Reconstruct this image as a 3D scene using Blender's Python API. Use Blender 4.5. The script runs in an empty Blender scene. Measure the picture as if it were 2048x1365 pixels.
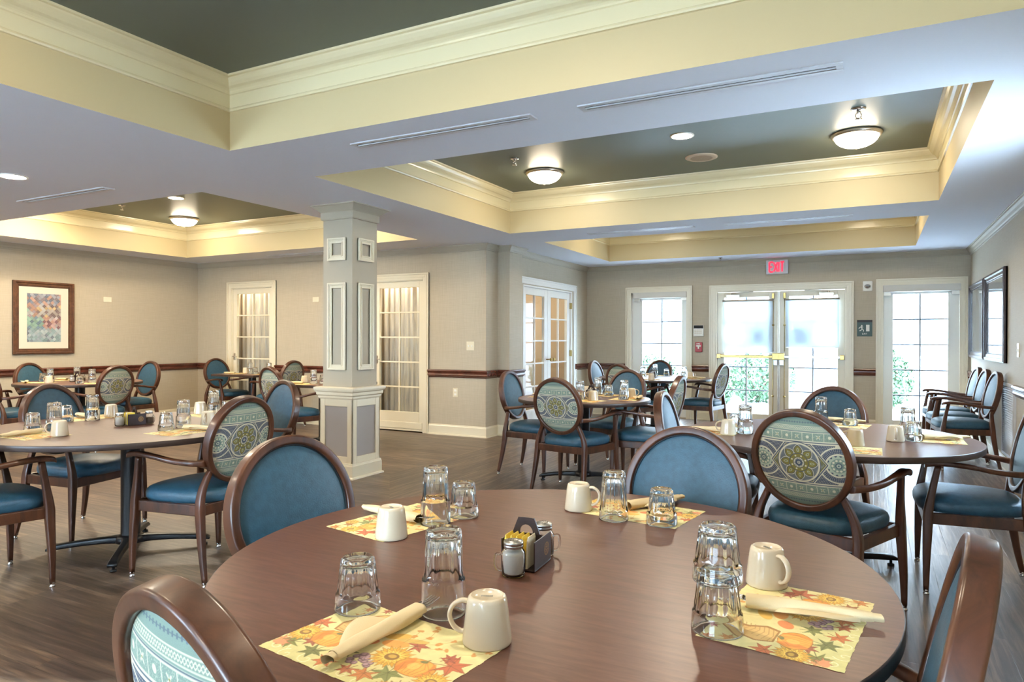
import bpy, math, random
import numpy as np
from mathutils import Vector, Matrix
random.seed(4)
PI = math.pi
R = math.radians
scene = bpy.context.scene
COL = scene.collection

# ------------------------------------------------------------------ camera, world, exposure
CAM_H = 1.28
def make_camera():
    yaw, pitch, roll = R(27.7316), R(-0.1745), R(0.150)
    cy, sy = math.cos(yaw), math.sin(yaw)
    f = Vector((-sy*math.cos(pitch), cy*math.cos(pitch), math.sin(pitch)))
    r0 = Vector((cy, sy, 0)); u0 = r0.cross(f)
    r = r0*math.cos(roll) + u0*math.sin(roll)
    u = -r0*math.sin(roll) + u0*math.cos(roll)
    cam = bpy.data.objects.new('camera', bpy.data.cameras.new('camera'))
    cam.data.sensor_width = 36
    cam.data.lens = 1378.2*36/2048
    cam.data.clip_start = 0.02
    m = Matrix(((r.x, u.x, -f.x, 0), (r.y, u.y, -f.y, 0), (r.z, u.z, -f.z, CAM_H), (0, 0, 0, 1)))
    cam.matrix_world = m
    COL.objects.link(cam)
    scene.camera = cam
make_camera()
scene.view_settings.view_transform = 'Standard'
scene.view_settings.look = 'None'
scene.view_settings.gamma = 1.0
scene.view_settings.use_curve_mapping = False
scene.view_settings.exposure = 2.03
world = bpy.data.worlds.new('sky'); scene.world = world
world.use_nodes = True
_nt = world.node_tree; _nt.nodes.clear()
_bg = _nt.nodes.new('ShaderNodeBackground'); _wo = _nt.nodes.new('ShaderNodeOutputWorld')
_bg.inputs[0].default_value = (0.64, 0.81, 1.0, 1); _bg.inputs[1].default_value = 12.0
_nt.links.new(_bg.outputs[0], _wo.inputs[0])
LAMP_RGB = (1.0, 0.83, 0.60)
LAMP_W = 15.0
DOWN_W = 170.0
scene.cycles.max_bounces = 8
scene.cycles.diffuse_bounces = 5
scene.cycles.glossy_bounces = 4
scene.cycles.transmission_bounces = 8
scene.cycles.transparent_max_bounces = 12
scene.cycles.caustics_reflective = False
scene.cycles.caustics_refractive = True
scene.cycles.sample_clamp_indirect = 4.0
scene.cycles.blur_glossy = 1.0

# ------------------------------------------------------------------ materials
def s2l(c):
    return tuple(((x/255)/12.92 if x/255 <= 0.04045 else ((x/255+0.055)/1.055)**2.4) for x in c)
def mat(name, rgb, rough=0.5, metal=0.0, spec=0.5, var=0.0, vscale=20, bump=0.0, bscale=200, coat=0.0, trans=0.0, ior=1.45,
        emit=None, estr=0.0, stretch=(1, 1, 1), rgb2=None):
    m = bpy.data.materials.new(name); m.use_nodes = True
    nt = m.node_tree; b = nt.nodes['Principled BSDF']
    col = s2l(rgb)
    b.inputs['Base Color'].default_value = (*col, 1)
    b.inputs['Roughness'].default_value = rough
    b.inputs['Metallic'].default_value = metal
    b.inputs['Specular IOR Level'].default_value = spec
    b.inputs['IOR'].default_value = ior
    b.inputs['Coat Weight'].default_value = coat
    b.inputs['Coat Roughness'].default_value = 0.12
    b.inputs['Transmission Weight'].default_value = trans
    if emit:
        b.inputs['Emission Color'].default_value = (*emit, 1); b.inputs['Emission Strength'].default_value = estr
    if var or bump or rgb2:
        tc = nt.nodes.new('ShaderNodeTexCoord'); mp = nt.nodes.new('ShaderNodeMapping')
        mp.inputs['Scale'].default_value = stretch
        nt.links.new(tc.outputs['Object'], mp.inputs[0])
    if var or rgb2:
        n = nt.nodes.new('ShaderNodeTexNoise'); n.inputs['Scale'].default_value = vscale; n.inputs['Detail'].default_value = 6
        nt.links.new(mp.outputs[0], n.inputs[0])
        r = nt.nodes.new('ShaderNodeValToRGB')
        c2 = s2l(rgb2) if rgb2 else col
        r.color_ramp.elements[0].position = 0.3; r.color_ramp.elements[1].position = 0.7
        r.color_ramp.elements[0].color = (*[x*(1-var) for x in c2], 1)
        r.color_ramp.elements[1].color = (*[min(1, x*(1+var)) for x in col], 1)
        nt.links.new(n.outputs[0], r.inputs[0]); nt.links.new(r.outputs[0], b.inputs['Base Color'])
    if bump:
        n2 = nt.nodes.new('ShaderNodeTexNoise'); n2.inputs['Scale'].default_value = bscale; n2.inputs['Detail'].default_value = 3
        nt.links.new(mp.outputs[0], n2.inputs[0])
        bp = nt.nodes.new('ShaderNodeBump'); bp.inputs['Strength'].default_value = bump; bp.inputs['Distance'].default_value = 0.002
        nt.links.new(n2.outputs[0], bp.inputs['Height']); nt.links.new(bp.outputs[0], b.inputs['Normal'])
    return m
def attr_mat(name, rough=0.7, bump=0.0, bscale=900):
    m = bpy.data.materials.new(name); m.use_nodes = True
    nt = m.node_tree; b = nt.nodes['Principled BSDF']
    a = nt.nodes.new('ShaderNodeVertexColor'); a.layer_name = 'Col'
    n = nt.nodes.new('ShaderNodeTexNoise'); n.inputs['Scale'].default_value = bscale
    tc = nt.nodes.new('ShaderNodeTexCoord'); nt.links.new(tc.outputs['Object'], n.inputs[0])
    mr = nt.nodes.new('ShaderNodeMapRange'); mr.inputs[3].default_value = 0.86; mr.inputs[4].default_value = 1.14
    nt.links.new(n.outputs[0], mr.inputs[0])
    mx = nt.nodes.new('ShaderNodeVectorMath'); mx.operation = 'SCALE'
    nt.links.new(a.outputs[0], mx.inputs[0]); nt.links.new(mr.outputs[0], mx.inputs['Scale'])
    nt.links.new(mx.outputs[0], b.inputs['Base Color'])
    b.inputs['Roughness'].default_value = rough
    if bump:
        bp = nt.nodes.new('ShaderNodeBump'); bp.inputs['Strength'].default_value = bump; bp.inputs['Distance'].default_value = 0.001
        nt.links.new(n.outputs[0], bp.inputs['Height']); nt.links.new(bp.outputs[0], b.inputs['Normal'])
    return m
def wood_mat(name, dark, light, rough=0.3, scale=4, stretch=(1, 1, 8), coat=0.0, distort=3.0, bump=0.05):
    m = bpy.data.materials.new(name); m.use_nodes = True
    nt = m.node_tree; b = nt.nodes['Principled BSDF']
    tc = nt.nodes.new('ShaderNodeTexCoord'); mp = nt.nodes.new('ShaderNodeMapping'); mp.inputs['Scale'].default_value = stretch
    nt.links.new(tc.outputs['Object'], mp.inputs[0])
    n = nt.nodes.new('ShaderNodeTexNoise'); n.inputs['Scale'].default_value = scale; n.inputs['Detail'].default_value = 8
    n.inputs['Roughness'].default_value = 0.65; n.inputs['Distortion'].default_value = distort*0.2
    nt.links.new(mp.outputs[0], n.inputs[0])
    r = nt.nodes.new('ShaderNodeValToRGB')
    r.color_ramp.elements[0].position = 0.32; r.color_ramp.elements[1].position = 0.68
    r.color_ramp.elements[0].color = (*s2l(dark), 1); r.color_ramp.elements[1].color = (*s2l(light), 1)
    nt.links.new(n.outputs[0], r.inputs[0]); nt.links.new(r.outputs[0], b.inputs['Base Color'])
    b.inputs['Roughness'].default_value = rough; b.inputs['Coat Weight'].default_value = coat
    b.inputs['Coat Roughness'].default_value = 0.15
    if bump:
        bp = nt.nodes.new('ShaderNodeBump'); bp.inputs['Strength'].default_value = bump; bp.inputs['Distance'].default_value = 0.002
        nt.links.new(n.outputs[0], bp.inputs['Height']); nt.links.new(bp.outputs[0], b.inputs['Normal'])
    return m
def wallpaper():
    m = bpy.data.materials.new('woven_wallpaper'); m.use_nodes = True
    nt = m.node_tree; b = nt.nodes['Principled BSDF']
    tc = nt.nodes.new('ShaderNodeTexCoord')
    outs = []
    for st in ((6, 6, 160), (160, 160, 6)):
        mp = nt.nodes.new('ShaderNodeMapping'); mp.inputs['Scale'].default_value = st
        nt.links.new(tc.outputs['Object'], mp.inputs[0])
        n = nt.nodes.new('ShaderNodeTexNoise'); n.inputs['Scale'].default_value = 1.0; n.inputs['Detail'].default_value = 3
        nt.links.new(mp.outputs[0], n.inputs[0]); outs.append(n)
    ad = nt.nodes.new('ShaderNodeMath'); ad.operation = 'ADD'
    nt.links.new(outs[0].outputs[0], ad.inputs[0]); nt.links.new(outs[1].outputs[0], ad.inputs[1])
    r = nt.nodes.new('ShaderNodeValToRGB')
    r.color_ramp.elements[0].position = 0.35; r.color_ramp.elements[1].position = 0.65
    r.color_ramp.elements[0].color = (*s2l((174, 162, 140)), 1); r.color_ramp.elements[1].color = (*s2l((184, 172, 150)), 1)
    mh = nt.nodes.new('ShaderNodeMath'); mh.operation = 'MULTIPLY'; mh.inputs[1].default_value = 0.5
    nt.links.new(ad.outputs[0], mh.inputs[0]); nt.links.new(mh.outputs[0], r.inputs[0])
    nt.links.new(r.outputs[0], b.inputs['Base Color'])
    b.inputs['Roughness'].default_value = 0.62
    bp = nt.nodes.new('ShaderNodeBump'); bp.inputs['Strength'].default_value = 0.15; bp.inputs['Distance'].default_value = 0.002
    nt.links.new(mh.outputs[0], bp.inputs['Height']); nt.links.new(bp.outputs[0], b.inputs['Normal'])
    return m
def floor_mat():
    # dark walnut planks, laid one way beyond a mitred line and crosswise before it
    m = bpy.data.materials.new('walnut_plank_floor'); m.use_nodes = True
    nt = m.node_tree; b = nt.nodes['Principled BSDF']; L = nt.links.new
    tc = nt.nodes.new('ShaderNodeTexCoord'); sp = nt.nodes.new('ShaderNodeSeparateXYZ'); L(tc.outputs['Object'], sp.inputs[0])
    def mth(op, a, bb=None, c=None):
        n = nt.nodes.new('ShaderNodeMath'); n.operation = op
        for i, v in enumerate((a, bb, c)):
            if v is None: continue
            if isinstance(v, (int, float)): n.inputs[i].default_value = v
            else: L(v, n.inputs[i])
        return n.outputs[0]
    x, y = sp.outputs[0], sp.outputs[1]
    a1 = mth('GREATER_THAN', mth('ADD', y, mth('MULTIPLY', mth('ADD', x, 4.0), 1.29)), 5.16)
    a2 = mth('GREATER_THAN', x, -4.05)
    mask = mth('MULTIPLY', a1, a2)
    # u along the plank, v across
    u = mth('ADD', mth('MULTIPLY', mask, y), mth('MULTIPLY', mth('SUBTRACT', 1, mask), x))
    v = mth('ADD', mth('MULTIPLY', mask, x), mth('MULTIPLY', mth('SUBTRACT', 1, mask), y))
    row = mth('FLOOR', mth('DIVIDE', v, 0.10))
    wn = nt.nodes.new('ShaderNodeTexWhiteNoise'); wn.noise_dimensions = '1D'; L(row, wn.inputs['W'])
    uo = mth('ADD', u, mth('MULTIPLY', wn.outputs[0], 3.0))
    colr = mth('FLOOR', mth('DIVIDE', uo, 1.2))
    cb = nt.nodes.new('ShaderNodeCombineXYZ'); L(row, cb.inputs[0]); L(colr, cb.inputs[1])
    wn2 = nt.nodes.new('ShaderNodeTexWhiteNoise'); wn2.noise_dimensions = '3D'; L(cb.outputs[0], wn2.inputs['Vector'])
    tone = wn2.outputs[0]
    # grain
    cg = nt.nodes.new('ShaderNodeCombineXYZ'); L(mth('MULTIPLY', u, 2.4), cg.inputs[0]); L(mth('MULTIPLY', v, 38), cg.inputs[1]); L(mth('MULTIPLY', tone, 30), cg.inputs[2])
    g = nt.nodes.new('ShaderNodeTexNoise'); g.inputs['Scale'].default_value = 1.0; g.inputs['Detail'].default_value = 8; g.inputs['Roughness'].default_value = 0.62
    g.inputs['Distortion'].default_value = 0.6
    L(cg.outputs[0], g.inputs[0])
    fac = mth('ADD', mth('MULTIPLY', g.outputs[0], 1.25), mth('MULTIPLY', mth('SUBTRACT', tone, 0.5), 0.20))
    fac = mth('SUBTRACT', fac, 0.12)
    r = nt.nodes.new('ShaderNodeValToRGB'); cr = r.color_ramp
    cr.elements[0].position = 0.2; cr.elements[0].color = (*s2l((46, 35, 29)), 1)
    cr.elements[1].position = 0.85; cr.elements[1].color = (*s2l((140, 114, 90)), 1)
    e = cr.elements.new(0.5); e.color = (*s2l((82, 65, 53)), 1)
    L(fac, r.inputs[0])
    fv = mth('FRACT', mth('DIVIDE', v, 0.10)); fu = mth('FRACT', mth('DIVIDE', uo, 1.2))
    seam = mth('MINIMUM', mth('MULTIPLY', mth('MINIMUM', fv, mth('SUBTRACT', 1, fv)), 0.10), mth('MULTIPLY', mth('MINIMUM', fu, mth('SUBTRACT', 1, fu)), 1.2))
    sm = nt.nodes.new('ShaderNodeMapRange'); L(seam, sm.inputs[0]); sm.inputs[1].default_value = 0; sm.inputs[2].default_value = 0.003
    sm.inputs[3].default_value = 0.70; sm.inputs[4].default_value = 1.0
    mx = nt.nodes.new('ShaderNodeVectorMath'); mx.operation = 'SCALE'; L(r.outputs[0], mx.inputs[0]); L(sm.outputs[0], mx.inputs['Scale'])
    L(mx.outputs[0], b.inputs['Base Color'])
    rr = nt.nodes.new('ShaderNodeMapRange'); L(g.outputs[0], rr.inputs[0]); rr.inputs[3].default_value = 0.42; rr.inputs[4].default_value = 0.26
    L(rr.outputs[0], b.inputs['Roughness']); b.inputs['Specular IOR Level'].default_value = 1.0
    bp = nt.nodes.new('ShaderNodeBump'); bp.inputs['Strength'].default_value = 0.5; bp.inputs['Distance'].default_value = 0.003
    L(mth('ADD', g.outputs[0], sm.outputs[0]), bp.inputs['Height']); L(bp.outputs[0], b.inputs['Normal'])
    return m
def foliage_mat():
    return mat('shrub_leaves', (70, 96, 66), 0.6, var=0.3, vscale=9)
M = dict(
    wall=wallpaper(), floor=floor_mat(),
    cream=mat('cream_gloss_paint', (214, 203, 166), 0.22, spec=0.5),
    creamtrim=mat('cream_trim_paint', (222, 213, 188), 0.25),
    creamwall=mat('cream_wall_paint', (190, 174, 134), 0.5, bump=0.05, bscale=400),
    soffit=mat('soffit_paint', (216, 219, 226), 0.85, bump=0.05, bscale=300),
    green=mat('sage_green_paint', (96, 104, 94), 0.45, bump=0.04, bscale=150),
    greige=mat('column_greige', (172, 162, 142), 0.5, bump=0.1, bscale=500),
    panelgrey=mat('panel_grey_fabric', (160, 154, 150), 0.7, bump=0.2, bscale=700),
    rail=wood_mat('chair_rail_mahogany', (58, 26, 18), (100, 50, 36), 0.25, 6, (1, 1, 1), coat=0.3),
    dwood=wood_mat('chair_frame_walnut', (46, 25, 14), (90, 52, 32), 0.34, 14, (1, 1, 0.25), coat=0.12, bump=0.03),
    laminate=wood_mat('table_laminate', (84, 55, 42), (108, 74, 60), 0.33, 9, (1, 9, 1), coat=0.0, bump=0.01),
    laminate_edge=mat('table_edge_band', (60, 47, 41), 0.4),
    vinyl=mat('teal_vinyl', (46, 80, 98), 0.40, spec=0.5, var=0.16, vscale=38, bump=0.5, bscale=220),
    pipe=mat('dark_piping', (22, 30, 38), 0.6),
    fabric=attr_mat('medallion_fabric', 0.85, 0.3),
    paper=attr_mat('printed_paper', 0.75, 0.0, 60),
    black=mat('black_powdercoat', (22, 23, 26), 0.35, bump=0.1, bscale=400),
    steel=mat('brushed_steel', (176, 176, 174), 0.3, metal=1.0),
    chrome=mat('polished_steel', (205, 205, 205), 0.14, metal=1.0),
    brass=mat('aged_brass', (168, 146, 90), 0.28, metal=1.0, var=0.12, vscale=30),
    glass=mat('clear_glass', (250, 252, 252), 0.02, trans=1.0, ior=1.48),
    china=mat('cream_china', (204, 190, 164), 0.16, coat=0.3),
    napkin=mat('cream_napkin', (214, 196, 156), 0.85, bump=0.25, bscale=600),
    salt=mat('salt', (238, 234, 226), 0.9, bump=0.3, bscale=900),
    pepper=mat('ground_pepper', (96, 80, 66), 0.9, var=0.7, vscale=700),
    caddy=wood_mat('caddy_dark_plastic', (34, 22, 20), (54, 36, 32), 0.3, 20, (1, 1, 6)),
    gold=mat('gold_print', (170, 130, 70), 0.4),
    packet=mat('yellow_packet_paper', (232, 206, 82), 0.6), packetw=mat('white_packet_paper', (236, 230, 206), 0.6),
    print=mat('grey_print', (92, 96, 92), 0.6),
    white=mat('white_plastic', (232, 230, 222), 0.4), grille=mat('vent_grille_paint', (196, 196, 198), 0.35),
    darkgap=mat('dark_gap', (26, 26, 30), 0.7),
    speaker=mat('speaker_cream', (206, 190, 168), 0.6), speaker2=mat('speaker_mesh', (176, 158, 138), 0.8, var=0.25, vscale=400),
    nickel=mat('satin_nickel', (186, 176, 160), 0.3, metal=0.8),
    dome=mat('lit_frosted_glass', (250, 240, 220), 0.4, emit=LAMP_RGB, estr=LAMP_W),
    down=mat('lit_downlight', (250, 250, 250), 0.4, emit=(1.0, 0.86, 0.66), estr=DOWN_W),
    reflector=mat('downlight_reflector', (225, 225, 225), 0.2, metal=0.7),
    doorpaint=mat('door_cream_paint', (222, 214, 192), 0.3), doorwhite=mat('door_white_paint', (226, 226, 220), 0.35),
    muntin=mat('muntin_grey', (120, 134, 152), 0.4),
    curtain=mat('sheer_curtain', (206, 192, 170), 0.9, var=0.12, vscale=3, stretch=(14, 14, 1.2), rgb2=(186, 178, 170)),
    shade=mat('translucent_shade', (214, 226, 234), 0.8, trans=0.0),
    shadegrey=mat('shade_cassette', (206, 202, 192), 0.6),
    red=mat('alarm_red', (168, 40, 46), 0.35), redlit=mat('exit_letters_lit', (230, 40, 60), 0.4, emit=(1.0, 0.03, 0.07), estr=0.35),
    signgreen=mat('sign_green', (72, 94, 92), 0.5), signdark=mat('sign_dark', (50, 44, 46), 0.5),
    frame=wood_mat('picture_frame_wood', (66, 40, 26), (112, 74, 50), 0.3, 12, (1, 1, 1), coat=0.2),
    frame2=wood_mat('dark_frame_wood', (36, 22, 22), (66, 44, 40), 0.3, 12, (1, 1, 1), coat=0.2),
    matboard=mat('mat_board', (206, 198, 180), 0.8), art=attr_mat('diamond_print', 0.8, 0.0, 40),
    mirror=mat('picture_glass', (150, 160, 168), 0.06, metal=0.75),
    patio=mat('patio_concrete', (190, 192, 196), 0.8, var=0.05, vscale=3), brickwall=mat('pale_brick', (186, 182, 180), 0.8, var=.1, vscale=3, stretch=(1,1,6)),
    leaf=foliage_mat(), patiometal=mat('patio_metal', (150, 160, 170), 0.5), notice=mat('notice_paper', (150, 160, 168), 0.8),
    fork=mat('stainless_fork', (190, 190, 190), 0.18, metal=1.0),
    backroom=mat('back_room_wall', (196, 176, 150), 0.7),
)
def translucent_shade():
    m = M['shade']; nt = m.node_tree; b = nt.nodes['Principled BSDF']; out = [n for n in nt.nodes if n.type == 'OUTPUT_MATERIAL'][0]
    tr = nt.nodes.new('ShaderNodeBsdfTranslucent'); tr.inputs[0].default_value = (0.86, 0.93, 0.98, 1)
    tp = nt.nodes.new('ShaderNodeBsdfTransparent'); tp.inputs[0].default_value = (0.9, 0.95, 1, 1)
    m1 = nt.nodes.new('ShaderNodeMixShader'); m1.inputs[0].default_value = 0.30
    m2 = nt.nodes.new('ShaderNodeMixShader'); m2.inputs[0].default_value = 0.06
    nt.links.new(b.outputs[0], m1.inputs[1]); nt.links.new(tr.outputs[0], m1.inputs[2])
    nt.links.new(m1.outputs[0], m2.inputs[1]); nt.links.new(tp.outputs[0], m2.inputs[2]); nt.links.new(m2.outputs[0], out.inputs[0])
translucent_shade()
def pane_glass():
    # thin window pane: mostly clear, with a fresnel reflection
    m = bpy.data.materials.new('window_pane'); m.use_nodes = True
    nt = m.node_tree; nt.nodes.clear()
    out = nt.nodes.new('ShaderNodeOutputMaterial'); tp = nt.nodes.new('ShaderNodeBsdfTransparent'); gl = nt.nodes.new('ShaderNodeBsdfGlossy')
    tp.inputs[0].default_value = (0.94, 0.97, 0.98, 1); gl.inputs['Roughness'].default_value = 0.02
    fr = nt.nodes.new('ShaderNodeFresnel'); fr.inputs[0].default_value = 1.5
    mx = nt.nodes.new('ShaderNodeMixShader')
    ge = nt.nodes.new('ShaderNodeNewGeometry'); sb = nt.nodes.new('ShaderNodeMath'); sb.operation = 'SUBTRACT'; sb.inputs[0].default_value = 1.0; sb.use_clamp = True
    nt.links.new(ge.outputs['Backfacing'], sb.inputs[1]); ml = nt.nodes.new('ShaderNodeMath'); ml.operation = 'MULTIPLY'; ml.use_clamp = True
    nt.links.new(fr.outputs[0], ml.inputs[0]); nt.links.new(sb.outputs[0], ml.inputs[1])
    nt.links.new(ml.outputs[0], mx.inputs[0]); nt.links.new(tp.outputs[0], mx.inputs[1]); nt.links.new(gl.outputs[0], mx.inputs[2]); nt.links.new(mx.outputs[0], out.inputs[0])
    return m
M['pane'] = pane_glass()

# ------------------------------------------------------------------ mesh helpers
class MB:
    def __init__(s): s.v = []; s.f = []; s.m = []; s.sm = []
    def add(s, vs, fs, mi=0, smooth=True):
        o = len(s.v); s.v.extend([tuple(p) for p in vs])
        for f in fs: s.f.append(tuple(i+o for i in f)); s.m.append(mi); s.sm.append(smooth)
        return s
    def box(s, x0, x1, y0, y1, z0, z1, mi=0):
        vs = [(x, y, z) for z in (z0, z1) for y in (y0, y1) for x in (x0, x1)]
        fs = [(0, 2, 3, 1), (4, 5, 7, 6), (0, 1, 5, 4), (2, 6, 7, 3), (0, 4, 6, 2), (1, 3, 7, 5)]
        return s.add(vs, fs, mi, False)
    def lathe(s, prof, n=32, mi=0, c=(0, 0), fn=None, smooth=True, cap=True):
        # prof: [(r,z)...]; fn(r,z,theta)->r
        vs = []
        for r, z in prof:
            for k in range(n):
                t = 2*PI*k/n; rr = fn(r, z, t) if fn else r
                vs.append((c[0]+rr*math.cos(t), c[1]+rr*math.sin(t), z))
        fs = []
        for i in range(len(prof)-1):
            for k in range(n):
                k2 = (k+1) % n
                fs.append((i*n+k, i*n+k2, (i+1)*n+k2, (i+1)*n+k))
        if cap:
            if prof[0][0] > 1e-6: fs.append(tuple(reversed(range(n))))
            if prof[-1][0] > 1e-6: fs.append(tuple((len(prof)-1)*n+k for k in range(n)))
        return s.add(vs, fs, mi, smooth)
    def build(s, name, mats, parent=None, bevel=0.0, seg=2, loc=None, wn=False):
        me = bpy.data.meshes.new(name)
        me.from_pydata(s.v, [], s.f)
        if not isinstance(mats, (list, tuple)): mats = [mats]
        for m in mats: me.materials.append(m)
        me.polygons.foreach_set('material_index', s.m)
        me.polygons.foreach_set('use_smooth', s.sm)
        me.update()
        o = bpy.data.objects.new(name, me); COL.objects.link(o)
        if parent is not None: o.parent = parent
        if loc: o.location = loc
        if wn:
            w_ = o.modifiers.new('normals', 'WEIGHTED_NORMAL'); w_.keep_sharp = False
        if bevel:
            bv = o.modifiers.new('bevel', 'BEVEL'); bv.width = bevel; bv.segments = seg; bv.limit_method = 'ANGLE'; bv.angle_limit = R(35)
        return o
def catmull(P, n=6):
    P = [np.array(p, float) for p in P]
    Q = [2*P[0]-P[1]] + P + [2*P[-1]-P[-2]]
    out = []
    for i in range(1, len(Q)-2):
        for k in range(n):
            t = k/n; a, b, c, d = Q[i-1], Q[i], Q[i+1], Q[i+2]
            out.append(0.5*((2*b)+(-a+c)*t+(2*a-5*b+4*c-d)*t*t+(-a+3*b-3*c+d)*t**3))
    out.append(P[-1]); return out
def rrect(w, d, r, k=3):
    pts = []
    r = min(r, w/2*0.98, d/2*0.98)
    for cx, cy, a0 in ((w/2-r, d/2-r, 0), (-w/2+r, d/2-r, 90), (-w/2+r, -d/2+r, 180), (w/2-r, -d/2+r, 270)):
        for i in range(k+1):
            a = R(a0+90*i/k); pts.append((cx+r*math.cos(a), cy+r*math.sin(a)))
    return pts
def limb(mb, P, S, plane='xy', rnd=0.3, n=6, mi=0):
    # P path points, S (w,d) per point; the cross-section stays in the given plane
    C = catmull([tuple(p)+tuple(s) for p, s in zip(P, S)], n)
    vs = []; k = None
    for q in C:
        sec = rrect(max(q[3], .002), max(q[4], .002), rnd*min(q[3], q[4])); k = len(sec)
        for a, b in sec:
            if plane == 'xy': vs.append((q[0]+a, q[1]+b, q[2]))
            elif plane == 'xz': vs.append((q[0]+a, q[1], q[2]+b))
            else: vs.append((q[0], q[1]+a, q[2]+b))
    fs = []
    for i in range(len(C)-1):
        for j in range(k):
            j2 = (j+1) % k; fs.append((i*k+j, i*k+j2, (i+1)*k+j2, (i+1)*k+j))
    fs.append(tuple(reversed(range(k)))); fs.append(tuple((len(C)-1)*k+j for j in range(k)))
    mb.add(vs, fs, mi); return mb
def tube(mb, P, r, n=10, mi=0, sm=5):
    C = catmull(P, sm) if len(P) > 2 else [np.array(p, float) for p in P]
    vs = []; prev = None
    for i, p in enumerate(C):
        t = (C[min(i+1, len(C)-1)]-C[max(i-1, 0)]); t = t/(np.linalg.norm(t)+1e-12)
        if prev is None:
            a = np.array([0, 0, 1.]) if abs(t[2]) < .9 else np.array([1., 0, 0])
            u = np.cross(t, a)
        else: u = prev - t*(prev@t)
        u /= np.linalg.norm(u); prev = u; w = np.cross(t, u)
        rr = r(i/(len(C)-1)) if callable(r) else r
        for k in range(n):
            a = 2*PI*k/n; vs.append(tuple(p+rr*(u*math.cos(a)+w*math.sin(a))))
    fs = [(i*n+k, i*n+(k+1) % n, (i+1)*n+(k+1) % n, (i+1)*n+k) for i in range(len(C)-1) for k in range(n)]
    fs.append(tuple(reversed(range(n)))); fs.append(tuple((len(C)-1)*n+k for k in range(n)))
    mb.add(vs, fs, mi); return mb
def mould(mb, path, prof, closed=False, mi=0, smooth=False):
    # prof [(d,z)] swept along a plan polyline, d to the LEFT of the direction of travel, mitred
    P = [np.array(p, float) for p in path]; n = len(P)
    def nrm(a, b):
        t = (b-a)/np.linalg.norm(b-a); return np.array([-t[1], t[0]])
    offs = []
    for i in range(n):
        if closed or 0 < i < n-1:
            n1 = nrm(P[i-1], P[i]); n2 = nrm(P[i], P[(i+1) % n])
            offs.append((n1+n2)/(1+n1@n2))
        elif i == 0: offs.append(nrm(P[0], P[1]))
        else: offs.append(nrm(P[-2], P[-1]))
    k = len(prof); vs = []
    for p, o in zip(P, offs):
        for d, z in prof: vs.append((p[0]+o[0]*d, p[1]+o[1]*d, z))
    fs = []
    for i in range(n if closed else n-1):
        i2 = (i+1) % n
        for j in range(k-1): fs.append((i*k+j, i2*k+j, i2*k+j+1, i*k+j+1))
    if not closed:
        fs.append(tuple(range(k))); fs.append(tuple(reversed([(n-1)*k+j for j in range(k)])))
    mb.add(vs, fs, mi, smooth); return mb
def tag(o, label, cat, group=None):
    o['label'] = label; o['category'] = cat
    if group: o['group'] = group
    return o
def thing(name, label, cat, loc=(0, 0, 0), rz=0, group=None):
    o = bpy.data.objects.new(name, None); COL.objects.link(o); o.empty_display_size = 0.1
    o.location = loc; o.rotation_euler = (0, 0, rz)
    if label: tag(o, label, cat, group)
    return o
def kids(o): return KIDS.get(o.name, [])
def struct(o): o['kind'] = 'structure'; return o
def copy_tree(o, parent=None):
    c = o.copy(); COL.objects.link(c)
    if parent is not None: c.parent = parent
    for ch in [x for x in list(COL.objects) if x.parent == o]: copy_tree(ch, c)
    return c
class Proto:
    # children are cached once, so that copying stays fast
    def __init__(s, root): s.root = root; s.used = False; s.tree = s.walk(root)
    def walk(s, o): return [(c, s.walk(c)) for c in list(COL.objects) if c.parent == o]
    def put(s, loc, rz, label, cat, group=None, name=None):
        if not s.used: s.used = True; r = s.root
        else:
            r = s.root.copy(); COL.objects.link(r)
            def rec(t, p):
                for c, sub in t:
                    d = c.copy(); COL.objects.link(d); d.parent = p; rec(sub, d)
            rec(s.tree, r)
        r.location = loc; r.rotation_euler = (0, 0, rz)
        for k in ('label', 'category', 'group'):
            if k in r: del r[k]
        tag(r, label, cat, group); return r

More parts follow.
